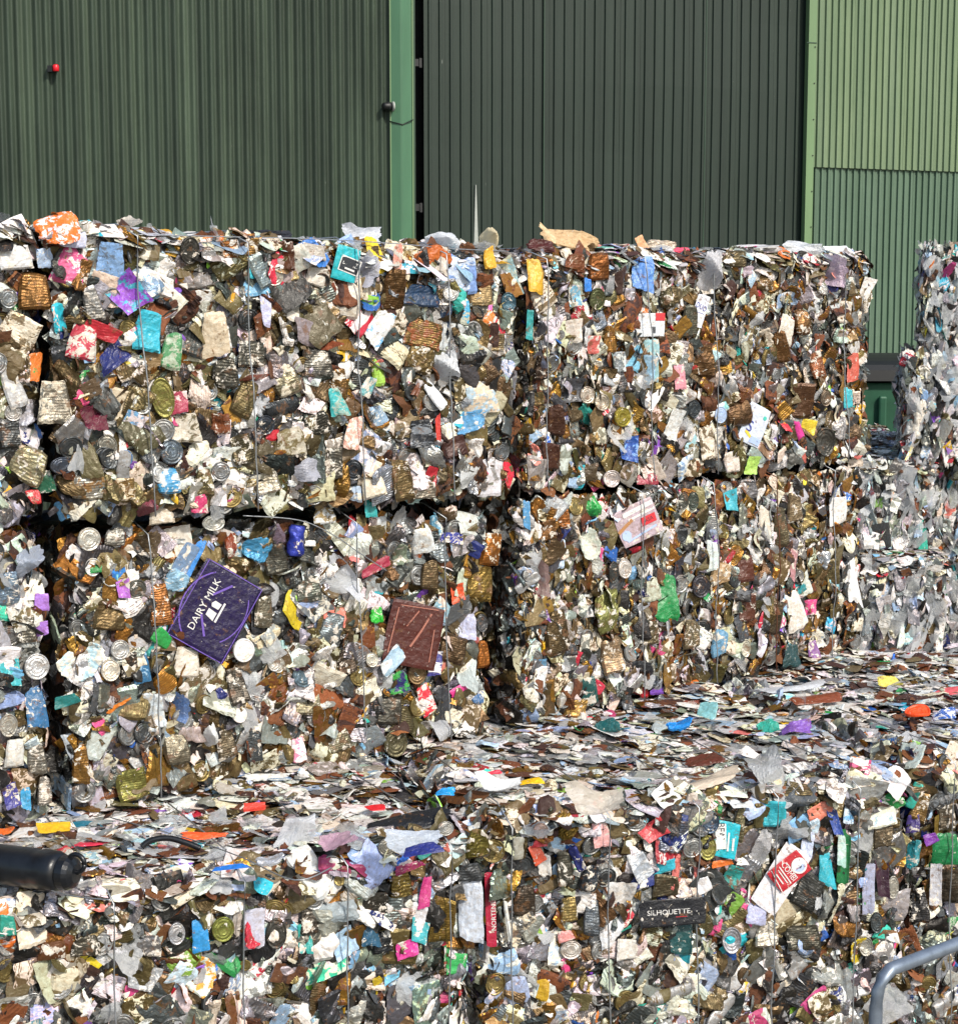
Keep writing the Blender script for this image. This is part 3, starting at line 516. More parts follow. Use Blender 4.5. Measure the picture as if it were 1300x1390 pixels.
H_AL = [(121,732,33,36,0,'disc','d0d2cc'), (126,771,38,18,0,'carton','128a38',{'patch':.05}), (126,770,24,28,0,'disc','ccd0d2'), (158,728,34,28,0,'can','8a8a84',m_(rib=1)), (152,835,46,50,-10,'can','6d5c3c',m_(patch=.03)), (216,822,34,68,3,'can','8f5d2c',m_(rib=1,patch=.25)),
 (186,800,27,30,0,'disc','6c6f6a'), (166,800,18,30,0,'carton','b868d8',{'patch':.3}), (348,746,42,46,-10,'crush','3d96c8',{'metal':.3,'patch':.2,'zs':.4,'label':'blue crushed can end'}), (264,757,18,54,-28,'carton','3090ea',{'patch':.2}), (250,765,22,50,-30,'carton','7090b8'), (240,790,30,40,-20,'crush','88b8d8'),
 (331,883,31,36,0,'disc','e8ecf4',{'metal':0,'label':'white plastic lid beside the purple tin'}), (255,900,38,48,-8,'can','ddd8cc',{'metal':0,'patch':.2}), (150,910,28,34,0,'disc','c8c4b8'), (163,882,27,30,0,'disc','b4b8ba'), (193,905,20,54,0,'carton','246a9a',{'patch':.3,'cB':'90b8d8'}), (176,905,26,44,0,'can','45423e',m_()),
 (207,965,44,56,0,'crush','ccdae4',{'zs':.5}), (243,965,28,46,-12,'film','5a84c4',{'alpha':.1}), (285,1000,26,40,5,'film','f2f4f4',{'alpha':0,'label':'white plastic fork pieces','name':'plastic_cutlery'}), (240,1020,42,50,0,'can','7d7868',m_(patch=.1)), (182,1066,44,52,8,'can','8a8a48',m_(label='olive green flattened tin',patch=.15)), (112,1040,30,56,0,'can','8f6a30',m_()),
 (90,950,38,18,8,'carton','107a7a',{'patch':.1}), (325,970,22,26,0,'disc','e8e4e4',{'metal':0}), (372,900,19,26,0,'disc','b8b8b4'), (308,1010,34,46,6,'can','655c4a',m_()), (345,1012,24,56,0,'can','50565a',m_()), (402,734,34,46,-10,'drink','2034a8',{'metal':.4,'label':'blue crushed drinks can'}), (470,782,28,60,38,'film','dde2ec',{'alpha':.15}),
 (292,830,124,96,57,'panel','180a40',{'patch':.0,'rough':.3,'label':'deep purple chocolate tin lid printed DAIRY MILK','extra':'DAIRY','out':.03,'name':'tin_lid'}),
 (562,862,80,92,-14,'panel','4c1d15',{'patch':.02,'rough':.4,'label':'dark brown square biscuit tin lid','extra':'BROWN','out':.025,'name':'tin_lid'}), (513,832,18,26,0,'crush','20c030',{'zs':.5}), (585,780,30,46,0,'can','6a5a40',m_(patch=.03)), (643,735,27,30,0,'disc','3a4048'), (668,742,34,50,-5,'can','a86a22',m_(cB='e8e0d0',patch=.3)), (655,791,44,54,-6,'can','7c662c',m_(rib=.6,patch=.03,label='gold flattened can')),
 (621,805,24,24,20,'carton','e85a28',{'patch':.03,'label':'orange label square'}), (624,829,42,22,28,'carton','50555a',{'patch':.03}), (633,852,36,36,5,'carton','c8cef0',{'patch':.05}), (600,828,24,26,-40,'carton','98c8e0',{'cB':'ecd8c8','patch':.5}), (654,846,17,28,0,'disc','4a4c50'), (614,882,42,44,-20,'can','5c4a34',m_(patch=.03)), (657,887,22,46,0,'can','9c5e1c',m_(patch=.1)),
 (532,898,62,26,38,'carton','e2eef6',{'band':1,'cB':'90b0c8','out':.04}), (540,928,40,30,20,'carton','20206c',{'cB':'3aa048','patch':.4}), (566,915,27,32,0,'disc','7d6848'), (592,903,24,36,-12,'carton','eaeef4',{'cB':'3a3a88','band':1}), (580,952,26,42,20,'carton','f0e8e4',{'cB':'e03848','patch':.4}), (633,915,26,54,-25,'film','d4e2e2',{'alpha':.05}), (624,936,24,12,25,'carton','ea2f98',{'patch':.02}),
 (648,945,26,32,0,'carton','336aa4',{'patch':.4}), (537,1009,34,42,0,'disc','5f5c44',{'label':'large dark olive can end'}), (378,903,18,24,0,'disc','c0c0b8'), (412,917,32,36,0,'disc','5a707e'), (505,896,19,22,0,'disc','c4c4b8'), (407,1022,26,38,5,'carton','ec8ab0',{'cB':'f4e8ec','patch':.5}), (458,1000,42,50,12,'can','7a7660',m_()), (530,965,38,38,-10,'can','605f58',m_(patch=.05)),
 (600,985,30,44,10,'film','c8ccd2',{'alpha':.3}), (638,985,30,44,-30,'can','47443e',{'metal':.5,'cB':'e8e8e8','patch':.4}), (502,690,20,32,0,'carton','28b0b4',{'patch':.2}), (612,730,44,20,-10,'carton','2030a0',{'patch':.4}), (510,770,60,14,25,'carton','a82848',{'patch':.2}), (575,735,30,34,0,'carton','dce4e8',{'patch':.3}), (545,752,26,30,0,'crush','7c8c78'), (200,740,40,50,0,'crush','5a4a30'),
 (320,930,34,54,10,'can','545049',m_()), (360,830,30,50,0,'can','807c6c',m_()), (420,800,44,40,10,'can','6a7068',m_()), (450,850,40,50,-15,'can','7a8890',m_()), (470,900,36,40,8,'can','4c4238',m_()), (315,740,22,34,0,'crush','8a3c14'), (375,760,34,50,10,'can','5a5a52',m_(patch=.05)), (420,950,40,50,-10,'can','928c74',m_(rib=.5)), (220,700,44,26,0,'can','d0c8b8'), (290,710,34,24,0,'disc','aeb2ae'), (440,700,40,28,0,'can','d0d8dc',{'cB':'8a7850','patch':.4})]
H_BU = [(728,374,22,62,0,'carton','edba1c',{'patch':.02,'label':'yellow flattened bottle','zs':1.2}), (873,372,38,50,0,'carton','5694ea',{'cB':'90c0f0','patch':.2,'label':'blue plastic packet under the top edge'}), (815,362,32,38,0,'can','8a5424',m_(rib=.5,patch=.1)), (783,356,34,30,0,'can','7a4420',{'metal':.4,'patch':.2}), (811,406,24,34,0,'disc','5a6040'), (797,387,13,20,0,'carton','1f84ea',{'patch':.05}),
 (780,402,26,26,15,'carton','80c4e8',{'patch':.4}), (881,441,46,34,0,'panel','dce6f0',{'extra':'MILK','label':'white label with a barcode and red ends'}), (966,372,30,60,5,'film','d4d4da',{'alpha':.2}), (950,422,18,46,-18,'panel','e4eaf8',{'extra':'DUO'}), (828,462,24,44,0,'can','8a6224',m_(patch=.1)), (780,452,24,34,8,'carton','ece4dc',{'patch':.3}), (719,440,12,42,0,'carton','18a0a4',{'patch':.03}),
 (884,490,22,54,4,'carton','a0d4e0',{'patch':.3}), (922,514,20,38,0,'carton','eca0b4',{'patch':.3}), (903,530,24,28,-25,'can','45403a',m_(patch=.02)), (958,490,44,48,0,'can','62482a',m_(patch=.12)), (942,555,18,28,0,'disc','3c444a'), (926,558,18,26,0,'disc','50585c'), (978,563,18,26,0,'disc','a8c4ee',{'metal':0,'label':'pale blue round lid'}), (1003,562,44,46,0,'can','60482e',m_(rib=.6,patch=.1)),
 (1024,577,34,56,-24,'panel','cfdef6',{'extra':'BAG','label':'pale blue packet with a blue letter S'}), (1098,582,20,22,-10,'carton','ecd31c',{'patch':.03}), (1085,585,9,34,25,'carton','ee38a8',{'patch':.02}), (851,610,26,38,-8,'carton','1f55b4',{'cB':'7aa8e8','patch':.3}), (1021,631,22,26,0,'carton','b4e468',{'patch':.15,'label':'lime green label scrap'}), (995,627,26,34,0,'can','dcd4cc',{'metal':0}),
 (1121,540,16,26,0,'disc','75685a'), (1150,541,16,30,0,'carton','2fbcd0',{'patch':.05}), (1158,495,18,44,-5,'carton','d4604c',{'patch':.15}), (797,536,22,26,0,'disc','c4bcb0'), (817,546,22,26,0,'disc','b8b0a0'), (845,566,24,30,0,'disc','a09434'), (1130,372,34,52,0,'film','e0c8e0',{'alpha':.2}), (1153,385,22,20,0,'can','7a8484',m_()), (905,400,26,44,5,'can','55503a',m_()), (938,435,30,56,0,'can','6a6c60',m_(patch=.1)),
 (1060,470,26,50,10,'can','6e4e2a',m_(patch=.1)), (1040,380,30,30,0,'can','6f5a36',m_()), (1090,440,24,40,0,'can','7a5a34',m_()), (1065,450,26,44,-12,'carton','e2e0d6',{'patch':.2}), (1000,350,40,26,0,'can','6c6248',m_()), (880,505,22,40,-8,'carton','8ab8d8'), (735,500,26,40,0,'can','3c3028',m_()), (755,570,30,50,0,'can','4a2c1c',{'metal':.4,'patch':.1}), (745,620,34,40,0,'can','4c2a1a',{'metal':.3,'patch':.1}), (735,455,20,40,0,'crush','40424c'),
 (962,600,26,50,10,'can','e4dccc',{'metal':0,'patch':.4,'cB':'6a5a40'}), (1090,545,34,60,0,'can','5a3c22',{'metal':.4,'patch':.1}), (1120,600,30,44,0,'disc','4c4c48'), (880,650,30,20,0,'carton','a83c50'), (830,650,26,26,0,'disc','c8c0c0'), (915,575,24,44,-10,'carton','e0e6e8',{'patch':.2}), (805,470,20,26,0,'carton','dc6a64'), (1110,495,24,40,10,'can','864e28',{'metal':.5})]
H_BL = [(866,709,62,54,22,'panel','b8a8b4',{'extra':'BOOK','label':'crumpled photo printed bag with a red label','out':.04,'patch':.35,'name':'printed_bag','band':0}), (905,803,42,72,-2,'crush','0d9048',{'zs':.35,'patch':.05,'label':'bright green crumpled plastic'}), (826,827,44,62,-5,'crush','84884c',{'metal':.6,'zs':.5,'label':'olive crushed oil tin'}), (968,757,18,54,0,'carton','dceef0',{'patch':.05}),
 (805,690,26,28,10,'crush','28b050'), (800,735,28,44,0,'crush','d0dcd0'), (848,772,20,30,0,'disc','ccc8c4'), (833,777,14,34,0,'disc','4c5050'), (928,680,14,26,0,'disc','585c58'), (941,680,16,28,0,'disc','4c5650'), (925,725,18,30,0,'disc','3c4044'), (951,796,26,34,10,'disc','44444c'), (1012,880,15,28,0,'disc','c8c8b8'), (1040,775,18,24,0,'disc','44484c'),
 (1157,780,22,88,2,'carton','ecf2f8',{'patch':.0,'label':'white flattened plastic bottle','zs':1.4,'name':'plastic_bottle'}), (1138,690,26,44,0,'carton','f4f6f8',{'patch':.05}), (1100,826,18,22,0,'carton','ee4a98'), (1075,890,30,36,0,'carton','23484c',{'patch':.05}), (1106,888,20,32,10,'carton','8a58a0'), (1033,880,18,34,-25,'carton','dcdef0',{'cB':'4a3a78','patch':.2}), (990,680,18,32,0,'carton','38bcd4',{'patch':.1}),
 (783,966,34,36,0,'crush','c4a058',m_()), (897,955,14,26,0,'disc','7a8490'), (868,905,36,16,-8,'carton','181c24',{'patch':.03}), (1012,770,28,42,0,'can','5a2a18',{'metal':.1,'patch':.1}), (1132,776,26,38,0,'can','6e6444',m_(patch=.02)), (745,720,28,34,0,'can','75522a',m_()), (765,700,20,40,0,'can','8a5420',m_()), (715,700,10,36,0,'carton','4a98d0'), (735,790,20,60,0,'film','9a7a78',{'alpha':.2}), (758,860,36,60,5,'can','584a30',m_()),
 (980,780,26,40,0,'crush','b89a70'), (978,875,20,50,0,'crush','6aa4cc'), (1060,720,30,60,10,'can','6a624c',m_(patch=.05)), (1080,690,26,44,0,'can','8a7a60',m_()), (1050,840,30,46,-10,'can','5c5242',m_(patch=.05)), (1015,825,26,48,0,'can','5a2e1a',{'metal':.1}), (940,860,30,50,0,'can','7a7058',m_()), (880,860,34,40,0,'can','6a6048',m_()), (830,890,40,50,8,'can','9a8468',m_()), (1080,830,24,50,12,'carton','f0eee8',{'patch':.1}), (800,940,22,40,0,'carton','1c5858'), (1075,765,20,44,-12,'carton','c49098')]
H_C = [(985,1140,36,52,-12,'panel','1fb4c8',{'extra':'BEANZ2','label':'turquoise bean can label with boxed lettering'}), (963,1116,28,36,5,'disc','4a5c74'), (960,1151,26,38,0,'disc','8a8848'), (885,1130,36,28,28,'carton','d03c48',{'patch':.15,'label':'red torn carton'}), (868,1178,32,44,24,'carton','d8e0e8',{'band':1,'cB':'9aa4b0'}), (903,1178,32,16,18,'carton','24bcd8',{'patch':.03}), (902,1204,40,34,0,'can','68604c',m_(patch=.03)),
 (913,1239,96,40,0,'panel','10131c',{'extra':'SILHOUETTE','rough':.35,'label':'black tin printed SILHOUETTE','out':.03}), (994,1190,32,30,-20,'carton','28a4a0',{'patch':.35,'cB':'6a5a48'}), (978,1173,34,10,8,'carton','ee7a1c',{'patch':.1}), (1052,1106,34,44,0,'can','1fb8cc',{'metal':0,'patch':.05,'rib':.3}), (1085,1085,44,34,10,'film','5a626a',{'alpha':.05}), (1075,1125,44,40,-20,'film','b0b4b8',{'alpha':.3}), (1028,1240,26,40,-6,'carton','b8c0ea',{'patch':.05}),
 (1060,1193,44,98,-36,'panel','e2e4ee',{'label':'white carton edge around the red panel','out':.0}), (1071,1183,37,54,-55,'panel','b81c2c',{'extra':'COMBI','label':'red carton panel with a round white emblem','out':.022,'rough':.45}), (1096,1146,22,34,-10,'carton','c4d4f4',{'patch':.05}), (1121,1180,26,54,2,'carton','12b4cc',{'patch':.03,'zs':.7,'label':'turquoise flattened bottle'}), (1119,1221,26,26,0,'can','d8dace',{'metal':0,'rib':1}),
 (1144,1168,20,84,-3,'carton','167a44',{'patch':.1,'label':'green carton with a pale panel'}), (1143,1155,12,56,-3,'carton','c8e4e0',{'band':1,'cB':'a0c8c0','out':.03}), (1153,1102,26,42,-14,'carton','cce2f6',{'band':1,'cB':'6aa8d8'}), (1130,1110,14,60,12,'carton','1c48a8',{'patch':.2}), (1180,1212,16,72,0,'carton','a8b0d0',{'patch':.1}), (1196,1190,18,70,0,'carton','38182e',{'patch':.05}), (1212,1205,16,36,0,'disc','b8b8b0'), (1190,1253,18,32,0,'disc','4c5458'),
 (1175,1285,20,30,0,'disc','a8a8a0'), (1096,1212,40,56,-30,'can','383a38',{'metal':.4,'patch':.03}), (993,1277,28,40,0,'disc','a8acb8'), (925,1277,30,40,0,'carton','1c5458',{'patch':.2}), (955,1200,22,24,10,'carton','e8ecf4',{'patch':.1}), (666,1235,15,110,0,'panel','a8183c',{'extra':'RED','label':'narrow crimson packet edge with white lettering'}), (741,1172,20,34,0,'crush','ecebe8',{'zs':.5}), (703,1152,24,34,0,'drink','a0a298'),
 (767,1180,22,56,4,'can','52524a',m_()), (783,1166,18,40,25,'drink','26307c',{'metal':.3}), (815,1136,28,40,0,'carton','ecb4b8',{'patch':.3}), (800,1196,34,40,-10,'can','3f4852',m_()), (804,1245,28,56,0,'can','5a626a',m_(patch=.05)), (688,1245,10,84,6,'carton','e0e6e4',{'patch':.05,'zs':1.5}), (712,1225,32,54,0,'can','4d443a',m_(patch=.05)), (773,1236,24,34,0,'can','a08c54',m_(rib=1)), (775,1290,30,28,0,'disc','ccc8c4'),
 (768,1272,22,20,10,'carton','ecA0a0'.lower()), (734,1128,22,24,0,'disc','c8b0a8'), (732,1145,26,14,0,'carton','c81c34',{'patch':.1}), (730,1160,16,30,20,'carton','e85a30'), (1040,1270,40,40,0,'can','c4c0b4',m_()), (1090,1275,50,40,0,'can','55554c',m_(patch=.1)), (1200,1130,40,50,0,'can','5c5240',m_(patch=.1)), (1215,1150,24,30,0,'can','8a5a30',m_()), (870,1240,10,24,0,'crush','d8d4cc'), (850,1290,34,30,0,'can','dcdcd8'), (940,1090,20,34,0,'can','c8beb4'), (1005,1120,20,50,-10,'can','6e6a50',m_()), (1035,1150,26,50,-10,'film','c8c8cc',{'alpha':.3})]
H_E = [(1285,1155,34,54,0,'carton','12824a',{'patch':.15,'label':'green printed packet'}), (1262,1140,24,16,20,'carton','7a28a8',{'patch':.05}), (1240,1080,22,40,-20,'drink','2fc0b0',{'metal':.2}), (1250,1095,24,44,-20,'can','7a6238',m_()), (1240,1160,20,44,0,'crush','1f8c9c'), (1270,1200,20,60,4,'carton','c0c4d0'), (1290,1200,40,60,0,'can','4c463c',m_(patch=.05)), (1285,1110,24,44,0,'can','6a6254',m_()), (1250,1230,34,50,0,'can','3a3a3c',m_()), (1240,1120,24,26,0,'carton','4a3c88')]
H_D = [(640,1240,34,80,0,'carton','c4d0e2',{'patch':.08,'zs':1.2,'label':'pale blue flattened bottle'}), (640,1185,46,26,0,'can','4c5054',m_(patch=.1)), (578,1215,20,44,-12,'carton','c42880',{'patch':.15,'label':'magenta packet with a barcode'}), (556,1178,40,16,10,'carton','9a2060',{'patch':.3}), (545,1200,40,50,0,'can','70602c',m_(rib=1)), (600,1250,40,64,-8,'can','7a6428',m_(patch=.05)), (568,1262,24,42,-18,'carton','2fb0bc',{'patch':.3}), (555,1290,30,26,10,'carton','ee3fae'),
 (467,1280,42,36,30,'carton','a8cef0',{'patch':.15}), (503,1268,30,38,0,'carton','20587a',{'patch':.2}), (414,1275,28,40,5,'carton','1fa8a4',{'patch':.3}), (347,1265,28,58,0,'carton','c8cce2',{'patch':.03,'label':'lilac grey plastic strip'}), (303,1262,32,38,0,'disc','80883f'), (240,1268,24,34,0,'disc','b8bcc4'), (273,1272,20,52,0,'carton','1c98e4',{'patch':.15}), (375,1268,30,48,0,'disc','50504c'), (525,1150,26,26,0,'disc','8a8a84'), (650,1145,40,50,0,'can','6a6228',m_()),
 (605,1125,24,22,0,'disc','9ca0a0'), (10,1258,28,34,0,'can','1f9a88',{'metal':0}), (172,1258,26,16,10,'crush','eef2f6'), (455,1235,50,40,0,'film','c0d0d8',{'alpha':.3}), (510,1225,40,36,0,'can','44423c',m_()), (420,1250,26,44,0,'can','4a4640',m_()), (200,1285,40,34,0,'can','8a8a8c',m_()), (120,1285,50,30,0,'can','5c5a50',m_()), (70,1290,40,30,0,'can','6c4422',{'metal':.3}), (520,1280,30,30,0,'can','303438',m_())]
# marks on the printed tins
GLASS = [(-.10, .12), (-.16, -.10), (.04, -.10), (.06, .12)]
EXTRA = {
 'BEANZ': decal([(rect(.62, .44), .14, -.02, 1, -6, INKW), (rect(.56, .38), .14, -.02, 1, -6, INKD), ('BEANZ', .14, .02, .20, -6, INKW, .72), (rect(.30, .05), .16, -.13, 1, -6, INKW)]),
 'BEANZ2': decal([(rect(.68, .30), -.22, .06, 1, -78, INKW), ('BEANZ', -.22, .06, .28, -78, INKD, .85), (rect(.5, .05), .10, -.05, 1, -84, INKW), (rect(.34, .06), .3, -.1, 1, -84, INKW)]),
 'DAIRY': decal([(arcpoly(.62, 38, 142, .02)[0], .0, -.10, 1, 0, INKL, arcpoly(.62, 38, 142, .02)[1]), (arcpoly(.62, 228, 300, .016)[0], .05, .18, 1, 0, INKL, arcpoly(.62, 228, 300, .016)[1]), ('DAIRY MILK', .01, .19, .15, 0, INKW, 1.0), (GLASS, -.03, .03, .62, 0, INKW), ([(-.0, .1), (.0, -.1), (.16, -.12), (.17, .08), (.08, .14)], .03, .03, .55, 0, INKW), (rect(.30, .03), .01, -.07, 1, 0, INKW),
    (rect(.32, .03), .24, .06, 1, -38, INKL), (rect(.32, .03), -.20, .06, 1, 38, INKL), (rect(1.2, .012), 0, .45, 1, 0, INKL), (rect(1.2, .012), 0, -.45, 1, 0, INKL), (rect(.012, .86), .465, 0, 1, 0, INKL), (rect(.012, .86), -.465, 0, 1, 0, INKL)]),
 'BROWN': decal([(rect(.018, .7), -.38, .02, 1, -3, INKP), (rect(.62, .014), 0, .42, 1, 2, INKP), (rect(.02, .3), -.08, .24, 1, -30, INKP), (rect(.03, .34), .16, .20, 1, -22, INKP), (rect(.034, .3), .04, -.05, 1, -26, INKP), (rect(.016, .5), .34, -.12, 1, 2, INKP)]),
 'MILK': decal([(rect(.22, .5), -.41, .12, 1, 0, INKR), (rect(.45, .32), .33, .34, 1, 0, INKR)]+[(rect(.012+.008*(k % 3), .28), .08+.018*k, -.2, 1, 0, INKD) for k in range(7)]),
 'DUO': decal([('DUO', .0, .12, .22, -10, INKB, .75), (rect(.5, .02), 0, -.05, .6, 0, INKB)]),
 'BAG': decal([('S', -.18, -.08, .38, 0, INKB), (rect(.07, .42), .0, -.30, 1, 62, INKY), (rect(.30, .16), .22, -.34, 1, 0, INKP2), (circ(.05), .3, .25, 1, 0, INKT), (rect(.1, .14), -.36, .03, 1, 0, INKR)]),
 'BOOK': decal([(rect(.42, .22), .24, -.05, 1, -2, INKR), ('ASA', .24, -.05, .14, 0, INKD), (rect(.9, .12), .08, .32, 1, 0, INKW), (rect(.8, .06), .12, .16, 1, 0, INKW), (rect(.5, .09), -.30, .05, 1, 20, INKO), (circ(.14, 8), -.34, -.18, 1, 0, INKP2), (rect(.9, .05), 0, -.3, 1, 4, INKP2)]),
 'SILHOUETTE': decal([('SILHOUETTE', -.06, .02, .25, 0, INKW, 1.12), (rect(.42, .018), .12, -.16, 1, 0, INKR), (circ(.022), .34, 0, 1, 0, INKW)]),
 'COMBI': decal([(circ(.20), .06, .28, 1, 0, INKW), (circ(.16), .06, .28, 1, 0, INKP2), (circ(.07, 12), .06, .28, 1, 0, INKD), ('COMBI', 0, -.02, .20, 0, INKW, .85), (rect(.48, .02), .02, .07, 1, 0, INKW), (rect(.5, .03), 0, -.14, 1, 0, INKW), (rect(.4, .025), 0, -.21, 1, 0, INKW), (rect(.3, .03), 0, -.31, 1, 0, INKW), (rect(.6, .02), 0, -.40, 1, -8, INKW)]),
 'RED': decal([('NORTENEYO', .24, -.02, .085, 90, INKW)]),
}
for L_ in (H_ZU, H_AU, H_ZL, H_AL, H_BU, H_BL, H_C, H_E, H_D):
    for i_, h_ in enumerate(L_):
        if len(h_) > 7 and isinstance(h_[7].get('extra'), str): h_[7]['extra'] = EXTRA[h_[7]['extra']]
# ------------------------------------------------------------------ layout
def foot(x, y): return on_z(x, y, ZP)[:2]
def la(x): return foot(x, 1128-.195*x)
def lb(x): return foot(x, 992-.227*(x-705))
def lift(p, q, dp=1.15):
    t = (q-p)/np.linalg.norm(q-p); n = np.array([-t[1], t[0]]); return [p, q, q+n*dp, p+n*dp]
tA = la(688)-la(82); tA /= np.linalg.norm(tA); nA = np.array([tA[1], -tA[0]])
# lower layer (the platform)
QC = [(0, 6.15), (1.775, 6.82), (1.0, 9.02), (-.72, 8.45)]
QE = [(1.815, 7.0), (3.45, 7.72), (3.25, 9.5), (1.03, 9.3)]
QD = [(-2.06, 4.93), (-.02, 6.03), (-.76, 8.3), (-3.0, 7.2)]
QL = [(-4.1, 3.75), (-2.1, 4.86), (-3.05, 7.1), (-5.0, 5.9)]
bale('L', 'bottom layer can bale at the left edge, left of the bottle bale', QL, -.4, 1.1, P_C, open_top=True, seed=51, faces=(0, 4), indiv=False, name='can_bale')
bale('D', 'crushed can bale at bottom left carrying the black bottle on its top', QD, -.4, 1.1, P_C, open_top=True, seed=1, faces=(0, 1, 4), heroes=H_D, name='can_bale', wires=[(149, 1250, 152, 1380), (327, 1215, 327, 1380), (463, 1190, 468, 1380), (606, 1140, 606, 1380)])
bale('C', 'bottom can bale holding the black SILHOUETTE tin and the red panel', QC, -.4, 1.1, P_C, open_top=True, seed=2, faces=(0, 3, 4), heroes=H_C, name='can_bale', wires=[(690, 1120, 688, 1380), (822, 1110, 824, 1380), (940, 1095, 942, 1380), (1049, 1085, 1044, 1380), (1157, 1075, 1150, 1380)])
bale('E', 'bottom can bale behind the handrail, with a green packet in its front', QE, -.4, [1.1, 1.1, 1.1, 1.1], P_C, open_top=True, seed=3, faces=(0, 3, 4), heroes=H_E, name='can_bale', wires=[(1289, 1025, 1283, 1370)])
# left bales of the two upper layers
def wallq(fr, to, out=0.0, dp=1.15):
    p, q = fr+nA*out, to+nA*out; return lift(p, q, dp)
zL = la(70)-tA*2.2
bale('ZL', 'middle layer can bale cut by the left edge, beside the purple lid bale', wallq(zL, la(66), .01), ZP+.01, 2.2, P_Z, seed=4, heroes=H_ZL, faces=(0, 1), name='can_bale', wires=[])
bale('AL', 'middle layer can bale holding the purple DAIRY MILK lid and the brown tin lid', wallq(la(98), la(664)), ZP+.01, [2.178, 2.118, 2.118, 2.178], P_A, seed=6, heroes=H_AL, faces=(0, 1, 3), gap_shade=True, name='can_bale', wires=[(196, 715, 213, 1060), (476, 695, 490, 1030), (597, 690, 603, 1010)])
bale('ZU', 'top layer can bale cut by the left edge, with an orange wrapper in its front', wallq(zL+tA*.03, la(71), .02), 2.215, 3.295, P_Z, seed=15, heroes=H_ZU, open_top=True, faces=(0, 1, 4), name='can_bale')
bale('AU', 'top layer can bale with a turquoise can and a navy wrapper', wallq(la(81), la(690), .06), [2.222, 2.165, 2.165, 2.222], [3.29, 3.235, 3.235, 3.29], P_A, seed=7, heroes=H_AU, open_top=True, faces=(0, 1, 4), name='can_bale', wires=[(178, 325, 205, 690), (328, 335, 343, 680), (478, 340, 490, 675), (597, 342, 610, 670)])
pB, qB = lb(703), lb(1166)
bale('BL', 'middle layer can bale at right with bright green plastic and a crumpled photo bag', lift(pB, qB), ZP+.01, [2.16, 2.16, 2.16, 2.16], P_B, seed=8, heroes=H_BL, gap_shade=True, faces=(0, 1, 3), name='can_bale', wires=[(860, 680, 866, 960), (965, 665, 968, 930), (1047, 655, 1044, 920, 1), (1128, 645, 1122, 895)], scale=.9)
bale('BU', 'top layer can bale at right with a yellow flattened bottle and a blue packet', lift(lb(710)+nA*.01, qB+nA*.01), 2.175, [3.235, 3.295, 3.295, 3.235], P_B, seed=9, heroes=H_BU, open_top=True, gap_shade=True, faces=(0, 1, 3, 4), name='can_bale', wires=[(733, 360, 738, 655), (868, 355, 879, 650), (964, 350, 968, 645), (1137, 350, 1141, 630)], scale=.9)
# plastic bales across the yard
G2 = 'bales of plastic behind the can bales'
def pb(key, label, quad, z0, z1, seed, faces=(0, 3)):
    bale(key, label, quad, z0, z1, P_P, style='plastic', seed=seed, faces=faces, name='plastic_bale', cat='plastic bale', group=G2, indiv=True)
pb('F1', 'grey plastic bale topmost in the stack at the far right edge', [(3.50, 13.5), (4.95, 13.6), (5.2, 14.9), (3.84, 14.7)], 2.67, 3.5, 21)
pb('F2', 'grey plastic bale second from the top at the far right, right of the green container', [(3.34, 13.4), (4.9, 13.55), (5.2, 14.9), (3.66, 14.6)], 1.82, 2.65, 22)
pb('F3', 'grey plastic bale third from the top in the far right stack', [(3.66, 13.62), (5.0, 13.7), (5.3, 14.9), (3.96, 14.8)], 1.02, 1.8, 23)
pb('F4', 'darker plastic bale at the foot of the far right stack', [(3.66, 13.60), (5.0, 13.7), (5.3, 14.9), (3.96, 14.8)], -.39, 1.0, 24)
pb('G1', 'low dark plastic bale with a pale top ledge, on the yard beyond the can bales', [(2.1, 12.7), (3.60, 12.8), (3.95, 14.7), (2.1, 14.5)], -.39, 1.07, 25, (0, 4))
pb('G2', 'plastic bale standing on the ledge of the low dark bale', [(2.1, 13.3), (3.64, 13.4), (4.05, 14.9), (2.1, 14.7)], 1.09, 1.80, 26, (0, 4))
pb('G3', 'plastic bale with a wispy top just in front of the green container', [(2.2, 15.1), (3.9, 15.2), (3.9, 16.5), (2.1, 16.4)], -.39, 1.84, 27, (0, 4))
